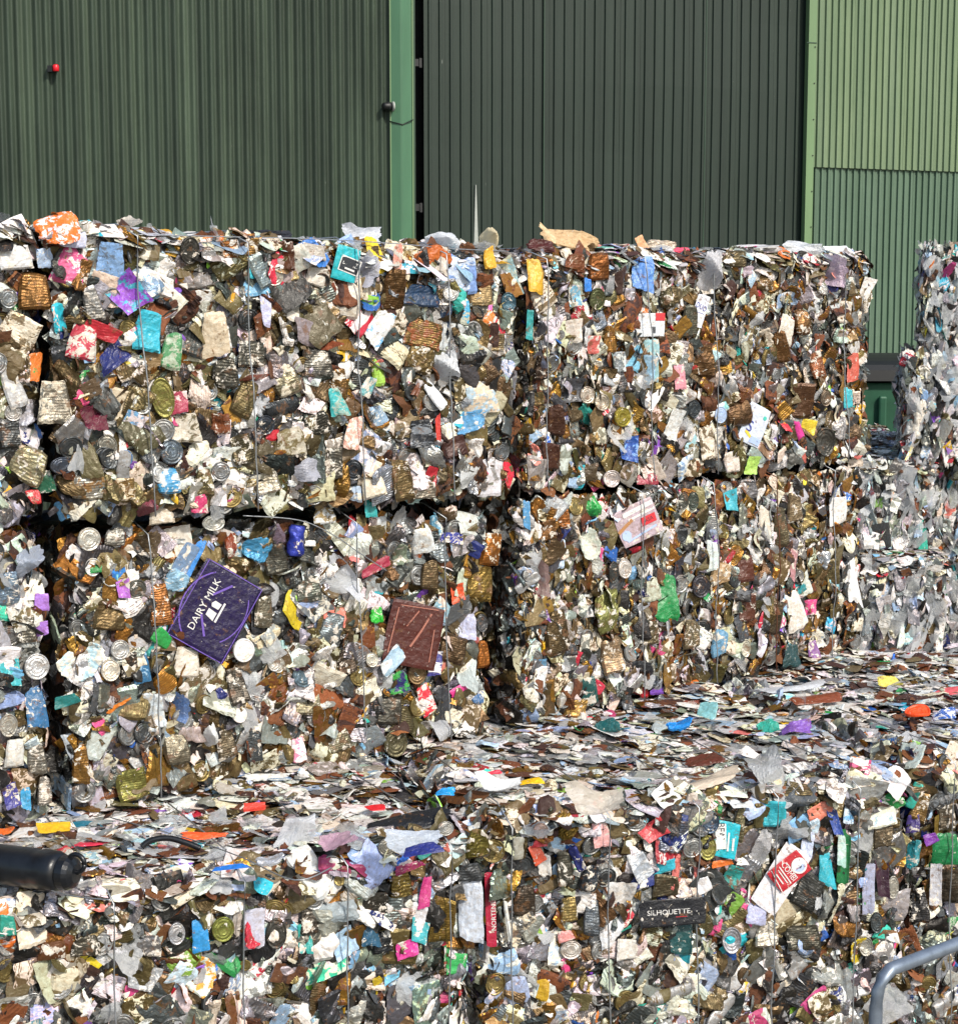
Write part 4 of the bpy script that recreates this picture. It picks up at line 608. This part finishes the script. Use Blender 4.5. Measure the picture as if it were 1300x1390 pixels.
# ------------------------------------------------------------------ loose litter on the bales
def loose(name, label, cat, kind, x, y, w, h, col, on='P', rot=0, zs=.7, alpha=.15, cB='c8c8c4', patch=.1, pi=None, tilt=.35, metal=0, group=None, hh=None, rough=.4, rib=0):
    rs = np.random.RandomState(int(x*7+y)); it = Items()
    if on == 'P':
        P = on_z(x, y, ZP+.045+(.5*h/F*5 if zs > .5 else 0)); d = proj(P)[2][0]; tc = np.array([0, 0, EYE])-P; tc /= np.linalg.norm(tc)
        n2 = np.array([0, 0, 1.])*(1-tilt)+tc*tilt
    else:
        p, q = BALES[on].c[0], BALES[on].c[1]; t = (q-p)/np.linalg.norm(q-p); nn = np.array([t[1], -t[0], 0]); P = on_plane(x, y, np.array([p[0], p[1], 0])-nn*.10, nn); d = proj(P)[2][0]
        tc = np.array([0, 0, EYE])-P; tc /= np.linalg.norm(tc); n2 = nn*.5+tc*.5+np.array([0, 0, .25])
    n2 /= np.linalg.norm(n2); c = abs(float(np.dot(n2, tc))); T = np.cross([0, 0, 1.], n2); T = T/np.linalg.norm(T); 
    if on == 'P': T = np.array([1., .25, 0]); T -= n2*np.dot(T, n2); T /= np.linalg.norm(T)
    U = np.cross(n2, T); a = math.radians(rot); T1 = T*math.cos(a)+U*math.sin(a); U1 = np.cross(n2, T1)
    sx = w*d/F; sy = h*d/F/max(c, .3)
    it.add(kind, [P], [T1], [U1], [[sx, sy, min(sx, sy)*zs]], [list(hx(col))+[alpha if kind == 'film' else metal]], [list(hx(cB))+[patch]], [[rib, rough, rs.rand(), 0]], rs, pi)
    it.done(); o = obj(name, mesh_from(name, expand(it, [0], P)), None, tuple(P)); return tag(o, label, cat, group)
loose('orange_sheet', 'orange torn sheet lying flat on the top left can bale', 'torn sheet', 'crush', 146, 312, 72, 12, 'ee6a28', 'AU', zs=1.2)
loose('plastic_bag', 'small cream plastic bag poking up beside the orange sheet', 'plastic bag', 'film', 172, 303, 26, 22, 'e6ddd0', 'AU', 20, 1.2)
loose('plastic_bag', 'long white crumpled plastic film heaped on the top bale left of the green post', 'plastic film', 'film', 492, 324, 66, 26, 'e4e8f2', 'AU', 5, 1.0)
loose('plastic_bag', 'white plastic bag draped on the top bale just right of the green post', 'plastic bag', 'film', 598, 328, 66, 24, 'e8ecf2', 'AU', -8, 1.0)
loose('plastic_bag', 'cream knotted bag with a pointed end, below the white slit of the dark door', 'plastic bag', 'film', 662, 326, 30, 30, 'ecdcb4', 'AU', 0, 1.3, alpha=.0)
loose('black_cloth', 'black cloth scrap lying along the top bale, left of the green post', 'cloth', 'crush', 362, 320, 74, 12, '1c2230', 'AU', 0, 1.0, rough=.8)
loose('rusty_plate', 'dark red brown crumpled plate on top of the bales, left of the torn card', 'rusty plate', 'crush', 738, 331, 40, 18, '4a1a14', 'BU', -10, .9)
loose('torn_cardboard', 'large beige torn cardboard sticking up from the top of the right bale', 'cardboard', 'crush', 778, 327, 66, 32, 'c8ac84', 'BU', -22, .7, rough=.7, cB='dccbb0')
loose('torn_cardboard', 'thin beige card strip pointing up left of the large torn cardboard', 'cardboard', 'carton', 745, 318, 8, 30, 'd2bc98', 'BU', 40, .7, rough=.7)
loose('pink_wrapper', 'pink wrapper lying on the top edge of the right bale', 'wrapper', 'crush', 922, 343, 40, 14, 'ea5070', 'BU', 5, .8)
loose('torn_cardboard', 'small triangular tan card standing on the right bale near the blue packet', 'cardboard', 'carton', 872, 333, 20, 20, 'd8a880', 'BU', 30, .8)
loose('plastic_film', 'white plastic film on top of the right bale near its far end', 'plastic film', 'film', 1020, 339, 64, 14, 'e4e4e6', 'BU', 4, 1.1)
loose('plastic_film', 'white ragged film at the far right end of the top bale', 'plastic film', 'film', 1086, 337, 44, 20, 'e8ecf0', 'BU', 0, 1.1)
loose('plastic_film', 'flat pale blue film overhanging the far right corner of the top bale', 'plastic film', 'carton', 1136, 340, 46, 10, 'dce8f4', 'BU', 0, .8)
loose('teal_wrapper', 'pale green wrapper lying on the right bale behind the cardboard', 'wrapper', 'crush', 820, 338, 44, 10, '6ab0a8', 'BU', 0, .8)
loose('can_scrap', 'grey and cream crushed can standing on the top edge of the right bale', 'crushed can', 'crush', 898, 334, 40, 18, 'b8aea0', 'BU', 0, .8, metal=.4)
loose('white_wrapper', 'white wrapper tuft on the top left bale near the left edge', 'wrapper', 'film', 72, 313, 30, 12, 'e8e8e4', 'AU', 0, 1.0)
loose('blue_bag', 'bright blue crumpled plastic bag lying at the foot of the right stack', 'plastic bag', 'crush', 922, 984, 44, 22, '1286de', zs=1.1, patch=0, tilt=.6, pi=9)
loose('teal_bag', 'dark teal crumpled scrap at the foot of the right stack', 'scrap', 'crush', 826, 985, 34, 18, '12585c', zs=.8, patch=0, tilt=.6)
loose('blue_carton', 'pale turquoise folded carton behind the bright blue bag', 'carton', 'carton', 960, 964, 34, 22, '7ab4bc', rot=-20, zs=.9, tilt=.7)
loose('orange_disc', 'orange plastic lid lying on the bale tops at the right', 'plastic lid', 'disc', 1245, 966, 36, 14, 'f0521c', zs=1.2, rot=0, tilt=.3, pi=3)
loose('blue_wrapper', 'blue and white wrapper beside the orange lid', 'wrapper', 'crush', 1280, 970, 34, 16, '3060b8', cB='dfe6f0', patch=.5, tilt=.5)
loose('purple_bag', 'lilac plastic bag scrap on the bale tops in front of the right stack', 'plastic bag', 'crush', 1078, 988, 46, 20, '8058b8', zs=1.1, tilt=.5, patch=.3, pi=5)
loose('green_wrapper', 'turquoise wrapper left of the lilac bag', 'wrapper', 'crush', 1043, 985, 30, 16, '2fa896', tilt=.5)
loose('black_grate', 'black perforated plastic crate lid lying over the front edge of the platform', 'crate lid', 'crush', 560, 1112, 130, 24, '14171c', zs=.25, tilt=.4, patch=0, rot=3, rough=.35)
loose('clear_film', 'large clear crumpled film above the front edge right of the black lid', 'plastic film', 'film', 812, 1095, 84, 40, 'd4ccc0', zs=.9, tilt=.6, alpha=.35)
loose('clear_film', 'grey translucent bag standing on the front edge above the red panel', 'plastic film', 'film', 1045, 1040, 44, 50, 'b4b8bc', zs=.9, tilt=.8, alpha=.3, rot=10)
loose('white_film', 'big white film crumple in the middle of the platform, in front of the middle bales', 'plastic film', 'film', 680, 1068, 66, 22, 'eef2f4', zs=.7, tilt=.4)
loose('yellow_wrapper', 'small yellow wrapper lying right of the big white film crumple', 'wrapper', 'carton', 722, 1060, 30, 12, 'eec414', zs=.6, patch=0)
loose('yellow_wrapper', 'long yellow scrap above the black bottle', 'wrapper', 'flake', 72, 1124, 50, 12, 'd8b020', zs=.5, patch=0)
loose('orange_wrapper', 'orange scrap right of the black bottle', 'wrapper', 'crush', 276, 1133, 52, 13, 'f0602c', zs=.5, patch=.03, tilt=.3)
loose('orange_wrapper', 'orange scrap above the black bottle at the left edge', 'wrapper', 'crush', 6, 1128, 30, 14, 'e06a20', zs=.5, patch=.03)
loose('red_tray', 'red tray edge lying at the foot of the bale with the purple lid', 'plastic tray', 'carton', 345, 1096, 40, 9, 'd04030', zs=.6, patch=.05)
loose('red_wrapper', 'small red wrapper left of the black perforated lid', 'wrapper', 'carton', 512, 1097, 30, 12, 'd4202c', zs=.6, patch=0)
loose('clear_cup', 'crushed clear plastic cup lying between the orange scrap and the black lid', 'plastic cup', 'film', 408, 1128, 56, 28, 'd8dce2', zs=.8, tilt=.5, alpha=.4)
loose('pink_film', 'mauve and white film left of the magenta packet', 'plastic film', 'film', 455, 1142, 54, 32, 'c09ab0', zs=.6, tilt=.5, alpha=.1)
loose('white_film', 'white film bundle just in front of the black perforated lid', 'plastic film', 'film', 560, 1140, 70, 26, 'c8d4e4', zs=.7, tilt=.5, alpha=.2)
loose('blue_tray', 'dark blue scrap under the white film bundle', 'scrap', 'carton', 572, 1152, 54, 14, '1c2878', zs=.7, tilt=.4, patch=.1)
loose('foil_wrapper', 'silvery foil wrapper right of the black bottle near the front edge', 'foil wrapper', 'crush', 366, 1168, 46, 22, 'c0c8d4', zs=.7, tilt=.5, metal=.5)
loose('blue_strip', 'thin blue plastic strip left of the silvery foil wrapper', 'plastic strip', 'carton', 312, 1177, 50, 6, '1f70d0', zs=.6, patch=0, tilt=.3)
loose('blue_strip', 'bright blue film scrap on the platform below the centre gap', 'plastic scrap', 'crush', 603, 1075, 28, 12, '1c9ae8', zs=.5)
loose('red_string', 'tangled red string in the middle of the platform', 'string', 'crush', 665, 1050, 52, 9, 'e04058', zs=.4)
loose('beige_film', 'long beige plastic sheet along the right front edge of the platform', 'plastic sheet', 'film', 960, 1060, 120, 24, 'd8c8b4', zs=.4, tilt=.4, alpha=.05, rot=5)
loose('brown_plate', 'rust brown flat plate on the platform behind the beige sheet', 'rusty plate', 'crush', 958, 1028, 56, 16, '5c2a18', zs=.3, tilt=.2)
loose('brown_plate', 'long rusty plate at the foot of the far end of the right stack', 'rusty plate', 'crush', 1110, 948, 90, 12, '7a3c1c', zs=.3, tilt=.2)
loose('pale_sheet', 'pale grey plastic sheet in front of the far foot of the right stack', 'plastic sheet', 'film', 1085, 932, 100, 16, 'd4d8e0', zs=.3, tilt=.2, alpha=.05)
loose('pink_plate', 'pink red flat tray on the platform by the right edge', 'plastic tray', 'flake', 1285, 940, 60, 12, 'd06068', zs=.4, patch=0)
loose('yellow_string', 'yellow string scrap on the grey bale tops at the far right', 'string', 'crush', 1207, 926, 34, 14, 'd8d060', zs=.3)
# black bottle
p0 = on_z(-60, 1166, 1.2); p1 = on_z(84, 1184, 1.2)
ax = (p1-p0); ax /= np.linalg.norm(ax); L = .62
def revolve(p1, ax, prof, n=28):
    a = np.cross(ax, [0, 0, 1.] if abs(ax[2]) < .9 else [1., 0, 0]); a /= np.linalg.norm(a); b_ = np.cross(ax, a); vs, fs = [], []
    for s_, r_ in prof:
        for k in range(n): t = 2*math.pi*k/n; vs.append(p1+ax*s_+r_*(a*math.cos(t)+b_*math.sin(t)))
    for i in range(len(prof)-1):
        for k in range(n): fs.append((i*n+k, (i+1)*n+k, (i+1)*n+(k+1) % n, i*n+(k+1) % n))
    fs.append(tuple(range(n))); fs.append(tuple((len(prof)-1)*n+k for k in range(n))[::-1]); return vs, fs
BLK = plain('black_plastic', '101318', .32, 0, .3, 40, .001)
bt = empty('black_bottle', tuple(p1), 'black plastic bottle with a looped cap lying on the platform at the left edge', 'bottle')
v_, f_ = revolve(p1, ax, [(-L, .02), (-L, .055), (-L+.02, .064), (-.10, .066), (-.085, .063), (-.07, .067), (-.02, .066), (-.0, .058)]); o = obj('bottle_body', pymesh('bottle_body', [v-p1 for v in v_], f_, True), bt, mat=BLK)
v_, f_ = revolve(p1, ax, [(.0, .050), (.004, .056), (.03, .056), (.045, .048), (.055, .03), (.056, .005)], 24); obj('bottle_cap', pymesh('bottle_cap', [v-p1 for v in v_], f_, False), bt, mat=BLK)
rt = np.cross(ax, [0, 0, 1.]); c0 = np.array(ax)*.055+np.array([0, 0, .035]); lp = [c0+.03*(ax*math.cos(t)+np.array([0, 0, 1])*math.sin(t)) for t in np.linspace(0, 2*math.pi, 20)]
v_, f_ = tube(lp, .008, 8); obj('carry_loop', pymesh('carry_loop', v_, f_, True), bt, mat=BLK)
v_, f_ = revolve(p1, ax, [(-.50, .0665), (-.49, .068), (-.47, .068), (-.46, .0665)], 28); obj('yellow_band', pymesh('yellow_band', [v-p1 for v in v_], f_, True), bt, mat=INKY)
# loose wires
def wireobj(label, pts, r=.0024, name='loose_wire', m=None):
    P0 = np.array(pts[0]); n = len(pts); T_ = np.linspace(0, n-1, (n-1)*6+1); P = np.array(pts)
    def cr(t):
        i = min(int(t), n-2); f = t-i; a, b_, c, d = P[max(i-1, 0)], P[i], P[i+1], P[min(i+2, n-1)]; return .5*((2*b_)+(-a+c)*f+(2*a-5*b_+4*c-d)*f*f+(-a+3*b_-3*c+d)*f**3)
    v_, f_ = tube([cr(t)-P0 for t in T_], r, 5); o = obj(name, pymesh(name, v_, f_, True), None, tuple(P0), mat=m or WIRE); return tag(o, label, 'wire')
pa = np.array([BALES['AU'].c[0][0], BALES['AU'].c[0][1], 0]); na = np.array([nA[0], nA[1], 0])
def onA(x, y, out=.05): return on_plane(x, y, pa+na*out, na)
wireobj('long steel wire running along the top edge of the left can bales', [onA(185, 318, 0), onA(300, 321, 0), onA(420, 324, .0), onA(530, 330, 0), onA(610, 337, 0), onA(690, 341, 0)])
wireobj('curved loose wire hanging across the bale with the purple lid', [onA(330, 700, .02), onA(405, 706, .05), onA(450, 725, .07), onA(487, 750, .06), onA(525, 775, .05)])
wireobj('loose wire curling over the platform right of the black bottle', [on_z(150, 1110, 1.14), on_z(260, 1140, 1.15), on_z(330, 1165, 1.17), on_z(400, 1195, 1.16), on_z(450, 1178, 1.17)])
wireobj('short wire sticking out in front of the black bottle', [on_z(30, 1195, 1.15), on_z(90, 1215, 1.15), on_z(150, 1222, 1.16)])
o = wireobj('curved black rubber strap lying on the platform right of the black bottle', [on_z(192, 1150, 1.15), on_z(205, 1141, 1.17), on_z(228, 1138, 1.175), on_z(252, 1144, 1.16), on_z(272, 1152, 1.14)], .011, 'rubber_strap', BLK); o['category'] = 'strap'
# handrail
def at(x, y, Y):
    r = ray(x, y); t = Y/r[1]; return np.array([r[0]*t, Y, EYE+r[2]*t])
STEEL = plain('galvanised_steel', '7f8a98', .42, .6, .25, 25)
h0, h1 = at(1222, 1311, 3.25), at(1340, 1266, 3.42); dd = h1-h0; du = dd/np.linalg.norm(dd)
end = h1+dd*3.5; hr = empty('handrail', (h0[0], h0[1], 0), 'blurred grey steel handrail crossing the bottom right corner', 'handrail'); hb = np.array([h0[0], h0[1], 0])
el = [h0-du*.03, h0-du*.055+np.array([0, 0, -.012]), h0-du*.068+np.array([0, 0, -.035]), h0-du*.072+np.array([0, 0, -.07])]; ft = np.array([el[-1][0], el[-1][1], -.4])
v_, f_ = tube([p-hb for p in [end, h1, h0]+el+[ft]], .0135, 20); obj('top_rail', pymesh('top_rail', v_, f_, True), hr, mat=STEEL)
v_, f_ = tube([np.array([end[0], end[1], 0])-hb, end-np.array([0, 0, .012])-hb], .0125, 16); obj('rail_post', pymesh('rail_post', v_, f_, True), hr, mat=STEEL)
# ------------------------------------------------------------------ shed
wd = np.array([math.sin(math.radians(70)), math.cos(math.radians(70)), 0]); wn = np.array([wd[1], -wd[0], 0]); W0 = np.array([0, 20, 0.])
def wp(s, o, z): return W0+wd*s+wn*o+np.array([0, 0, z])
def s_of(px): k = (px-650)/F; return 20*k/(wd[0]-wd[1]*k)
def z_of(px, py): s = s_of(px); P = W0+wd*s; d = P[1]; return on_plane(px, py, P, wn)[2]
def corr(s0, s1, z0, z1, pitch, amp, off, shape, warp=.004, seed=0):
    if shape == 'sine': per = np.linspace(0, 1, 9)[:-1]; pr = np.sin(per*2*math.pi)
    else: per = np.array([0, .36, .44, .62, .70, .999]); pr = np.array([-1, -1, 1, 1, -1, -1.])
    n = int((s1-s0)/pitch)+1; S = np.concatenate([s0+(k+per)*pitch for k in range(n)]); O = np.tile(pr, n)*amp; m = S <= s1; S, O = S[m], O[m]; r = np.random.RandomState(seed)
    pj = r.uniform(-1, 1, n+1)[np.minimum(((S-s0)/pitch).astype(int), n)]*.003
    zz = np.linspace(z0, z1, 12); vs = []
    for z in zz: vs += [wp(s, o+off+p+warp*math.sin(s*1.7+z*.9+seed)+warp*.6*math.sin(z*2.3+s*.4), z) for s, o, p in zip(S, O, pj)]
    c = len(S); fs = [(i*c+j, i*c+j+1, (i+1)*c+j+1, (i+1)*c+j) for i in range(len(zz)-1) for j in range(c-1)]; return vs, fs
CL1 = cladding('dark_green_cladding', '3a473b', '232b24', '52614f', .7)
CL2 = cladding('door_cladding', '233029', '1e2822', '2b3830', .45, rough=.5)
CL3 = cladding('light_green_cladding', '6e8066', '586e52', '7a8c6a', .8)
CL4 = cladding('lower_green_cladding', '566d5a', '435747', '647a68', .75)
GP = plain('green_post_paint', '446c50', .45, 0, .15, 3, .001, .2); GPD = plain('gap_shade_and_seam_paint', '1e3a28', .6, 0, .2, 4); TR = plain('trim_paint', '647f58', .45, 0, .12, 3, 0, .2); BK = plain('black_rubber_gap_shade', '0f1112', .5, 0, .2, 20)  # the dark green and the black also paint the shaded door gap
PALE = plain('pale_bracket_and_daylight', '9ea39c', .6, 0, .15, 5); GRY = plain('shed_roof', '6a6e6c', .6, 0, .2, 2)  # the pale tone also paints the daylight in the door seam
sh = empty('industrial_shed', tuple(W0), 'green corrugated steel shed with a dark sliding door behind the bales', 'shed')
B0 = W0
def part(name, vf, mat, parent=sh, smooth=False): return obj(name, pymesh(name, [np.array(v)-B0 for v in vf[0]], vf[1], smooth), parent, mat=mat)
def wbox(s0, s1, o0, o1, z0, z1):
    v = [wp(s, o, z) for s in (s0, s1) for o in (o0, o1) for z in (z0, z1)]; return v, [(0, 1, 3, 2), (4, 6, 7, 5), (0, 4, 5, 1), (2, 3, 7, 6), (0, 2, 6, 4), (1, 5, 7, 3)]
sP0, sP1, sPm, sG, sT0, sT1, sR = s_of(531), s_of(560), s_of(545), s_of(575), s_of(1085), s_of(1095), 16.
o = part('wall_cladding', corr(-14, sP0+.02, 0, 9.2, .097, .023, 0, 'sine', seed=1), CL1, smooth=True); o['label'] = 'dark olive corrugated wall left of the post'
zs0 = z_of(1095, 226)
o = part('wall_cladding', corr(sT0+.02, sR, zs0, 9.2, .094, .014, .0, 'trap', seed=2), CL3); o['label'] = 'light green upper wall sheets'
o = part('wall_cladding', corr(sT0+.02, sR, 0, zs0+.08, .094, .014, -.03, 'trap', seed=3), CL4); o['label'] = 'darker green lower wall sheets'
door = part('sliding_door', corr(sG+.05, sT0+.3, .05, 8.9, .130, .011, -.10, 'trap', seed=4, warp=.008), CL2)
for q in (955, 740): part('sheet_seam', wbox(s_of(q)-.006, s_of(q)+.006, -.092, -.082, .1, 8.8), GPD, door)
za, zb = z_of(648, 250), 3.0; s0_ = s_of(649)
part('torn_seam_daylight', ([wp(s0_-.004, -.078, za), wp(s0_+.004, -.078, za), wp(s0_+.055, -.074, zb), wp(s0_-.045, -.074, zb), wp(s0_-.004, -.095, za), wp(s0_+.004, -.095, za), wp(s0_+.055, -.095, zb), wp(s0_-.045, -.095, zb)], [(0, 1, 2, 3), (7, 6, 5, 4), (0, 3, 7, 4), (1, 5, 6, 2), (0, 4, 5, 1)]), PALE, door)  # pale wedge painted as daylight showing through the torn seam
part('gap_shade_backing', wbox(sP1+.005, sT1, -.50, -.46, 0, 9.1), BK)  # black sheet standing in for shade in the recess behind the door gap
# green post: box beam with a chamfered nose
pv = []; prof_ = [(sP0, -.10), (sP0, .03), (sPm-.02, .085), (sPm, .09), (sP1-.03, .05), (sP1, .045), (sP1, -.10)]
for z in (0, 9.1): pv += [wp(s, o_, z) for s, o_ in prof_]
n_ = len(prof_); pf = [(i, (i+1) % n_, n_+(i+1) % n_, n_+i) for i in range(n_)]+[tuple(range(n_))[::-1], tuple(n_+i for i in range(n_))]
part('post', (pv, pf), GP)
for sE in (sP0-.006, sP1-.006): part('post_edge', wbox(sE, sE+.014, (.032 if sE < sPm-.05 else .048), (.042 if sE < sPm-.05 else .058), 0, 9.1), TR)
part('gap_shade_post', wbox(sP1+.01, sP1+.055, -.40, -.02, 0, 9.1), GPD)  # post green darkened to paint the shade inside the recess
for py in (84, 281):
    z = z_of(568, py); br = part('door_bracket', wbox(sP1+.03, sG+.0, -.11, -.03, z-.04, z+.04), BK); part('bracket_plate', wbox(sG-.03, sG+.0, -.03, -.018, z-.055, z+.05), BK, br)
v_, f_ = tube([wp(sP0-.01, .04, z_of(532, 165)), wp(sPm, .10, z_of(545, 170)), wp(sP1, .065, z_of(559, 163))], .006, 6); part('cable_tie', (v_, f_), BK, smooth=True)
trim = part('corner_trim', wbox(sT0, sT1, -.06, .024, 0, 9.15), TR)
for k in range(14):
    z = .5+k*.44; part('screw', wbox(sT1-.025, sT1-.012, .024, .034, z, z+.013), BK, trim)
zt_ = z_of(1090, 58); part('trim_joint', wbox(sT0-.03, sT1+.002, .025, .030, zt_, zt_+.012), GPD, trim)
part('plinth', wbox(-14.1, 16.1, -12.1, .06, -.45, 0), GRY)
part('roof', ([wp(-14.3, .5, 9.1), wp(16.3, .5, 9.1), wp(16.3, -12, 11.5), wp(-14.3, -12, 11.5), wp(-14.3, .5, 9.3), wp(16.3, .5, 9.3), wp(16.3, -12, 11.7), wp(-14.3, -12, 11.7)], [(0, 1, 2, 3), (7, 6, 5, 4), (0, 4, 5, 1), (1, 5, 6, 2), (2, 6, 7, 3), (3, 7, 4, 0)]), GRY)
part('end_wall', wbox(-14.1, -14, -12, 0.03, 0, 9.1), CL1); part('end_wall', wbox(16, 16.1, -12, 0.03, 0, 9.1), CL3)
# floodlight on the post and red beacon on the wall
fl0 = wp(s_of(524), .08, z_of(524, 145)); fl = empty('floodlight', tuple(fl0), 'small black round floodlight fixed to the left side of the green post', 'floodlight')
v_, f_ = revolve(fl0, -wd*.9+wn*.3, [(-.07, .02), (-.07, .05), (-.02, .055), (.0, .045), (.04, .04), (.05, .02)], 18); obj('lamp_housing', pymesh('lamp_housing', [v-fl0 for v in v_], f_, True), fl, mat=BK)
v_, f_ = revolve(fl0+wd*.07, wd*.9, [(0, .06), (.02, .062), (.025, .05)], 18); obj('lamp_bracket', pymesh('lamp_bracket', [v-fl0 for v in v_], f_, True), fl, mat=PALE)
RED = plain('red_lens', 'd01828', .3, 0, .1, 20)
al0 = wp(s_of(88), .09, z_of(88, 94)); al = empty('alarm_beacon', tuple(al0), 'small red alarm beacon on the dark olive wall at upper left', 'alarm beacon')
v_, f_ = revolve(al0, np.array([0, 0, 1.]), [(-.035, .028), (-.03, .034), (.02, .034), (.034, .024), (.038, .005)], 16); obj('beacon_lens', pymesh('beacon_lens', [v-al0 for v in v_], f_, True), al, mat=RED)
v_, f_ = revolve(al0-wn*.08, wn, [(0, .035), (.05, .035), (.055, .02)], 12); obj('beacon_housing', pymesh('beacon_housing', *box(-.085, -.035, -.02, .04, -.04, .025)), al, mat=BK); obj('beacon_base', pymesh('beacon_base', [v-al0 for v in v_], f_, True), al, mat=BK)
# green container with a black lid
k0 = np.array([3.35, 17.4, 0]); kc = empty('waste_container', tuple(k0), 'green steel waste container with a black domed lid between the stacks', 'container')
CG = plain('container_green', '24523c', .5, .1, .2, 5, .002)
def kpart(name, x0, x1, y0, y1, z0, z1, m, par=kc):
    me = pymesh(name, *box(x0, x1, y0, y1, z0, z1)); o = obj(name, me, par, mat=m); md = o.modifiers.new('bevel', 'BEVEL'); md.width = .02; md.segments = 2; return o
kpart('container_body', -1.2, .98, -.6, .6, -.4, 2.28, CG)
for x in (-.7, 0, .6): kpart('stiffening_rib', x, x+.08, -.66, -.603, .1, 2.15, CG)
lv, lf = [], []; nseg = 14
for x in (-1.25, 1.03):
    for k in range(nseg+1): a = math.pi*k/nseg; lv.append((x, -.68*math.cos(a), 2.30+.26*math.sin(a)**.6))
lf = [(k, k+1, nseg+2+k, nseg+1+k) for k in range(nseg)]+[tuple(range(nseg+1))[::-1], tuple(nseg+1+k for k in range(nseg+1)), (0, nseg+1, 2*nseg+1, nseg)]
obj('container_lid', pymesh('container_lid', lv, lf), kc, mat=BK)
# ground
gm = plain('yard_concrete', '6c6860', .8, 0, .3, 1.5, .01)
g = obj('ground', pymesh('ground', [(-400, -400, -.4), (400, -400, -.4), (400, 400, -.4), (-400, 400, -.4)], [(0, 1, 2, 3)]), mat=gm); tag(g, kind='structure')
# ------------------------------------------------------------------ light
SUN_EL, SUN_AZ = 42, 141     # azimuth clockwise from +Y: the sun stands behind the camera, to the right
w = bpy.data.worlds.new('World'); scn.world = w; w.use_nodes = True; nt = w.node_tree; bg = nt.nodes['Background']
sky = nt.nodes.new('ShaderNodeTexSky'); sky.sky_type = 'NISHITA'; sky.sun_disc = False; sky.sun_elevation = math.radians(SUN_EL); sky.sun_rotation = math.radians(SUN_AZ); sky.air_density = 1.2; sky.dust_density = 2.0
nt.links.new(sky.outputs[0], bg.inputs[0]); bg.inputs[1].default_value = .15
sl = bpy.data.lights.new('sun', 'SUN'); sl.energy = 3.7; sl.angle = math.radians(5); sl.color = (1, .94, .84); so = bpy.data.objects.new('sun', sl); COL.objects.link(so)
sd = Vector((math.sin(math.radians(SUN_AZ))*math.cos(math.radians(SUN_EL)), math.cos(math.radians(SUN_AZ))*math.cos(math.radians(SUN_EL)), math.sin(math.radians(SUN_EL))))
so.rotation_euler = sd.to_track_quat('Z', 'Y').to_euler()
scn.view_settings.view_transform = 'Standard'; scn.view_settings.look = 'None'; scn.view_settings.exposure = .22; scn.view_settings.gamma = 1
scn.render.engine = 'CYCLES'; scn.cycles.max_bounces = 5; scn.cycles.diffuse_bounces = 2; scn.cycles.glossy_bounces = 3; scn.cycles.transparent_max_bounces = 8
print('objects', len(bpy.data.objects), 'polys', sum(len(m.polygons) for m in bpy.data.meshes))
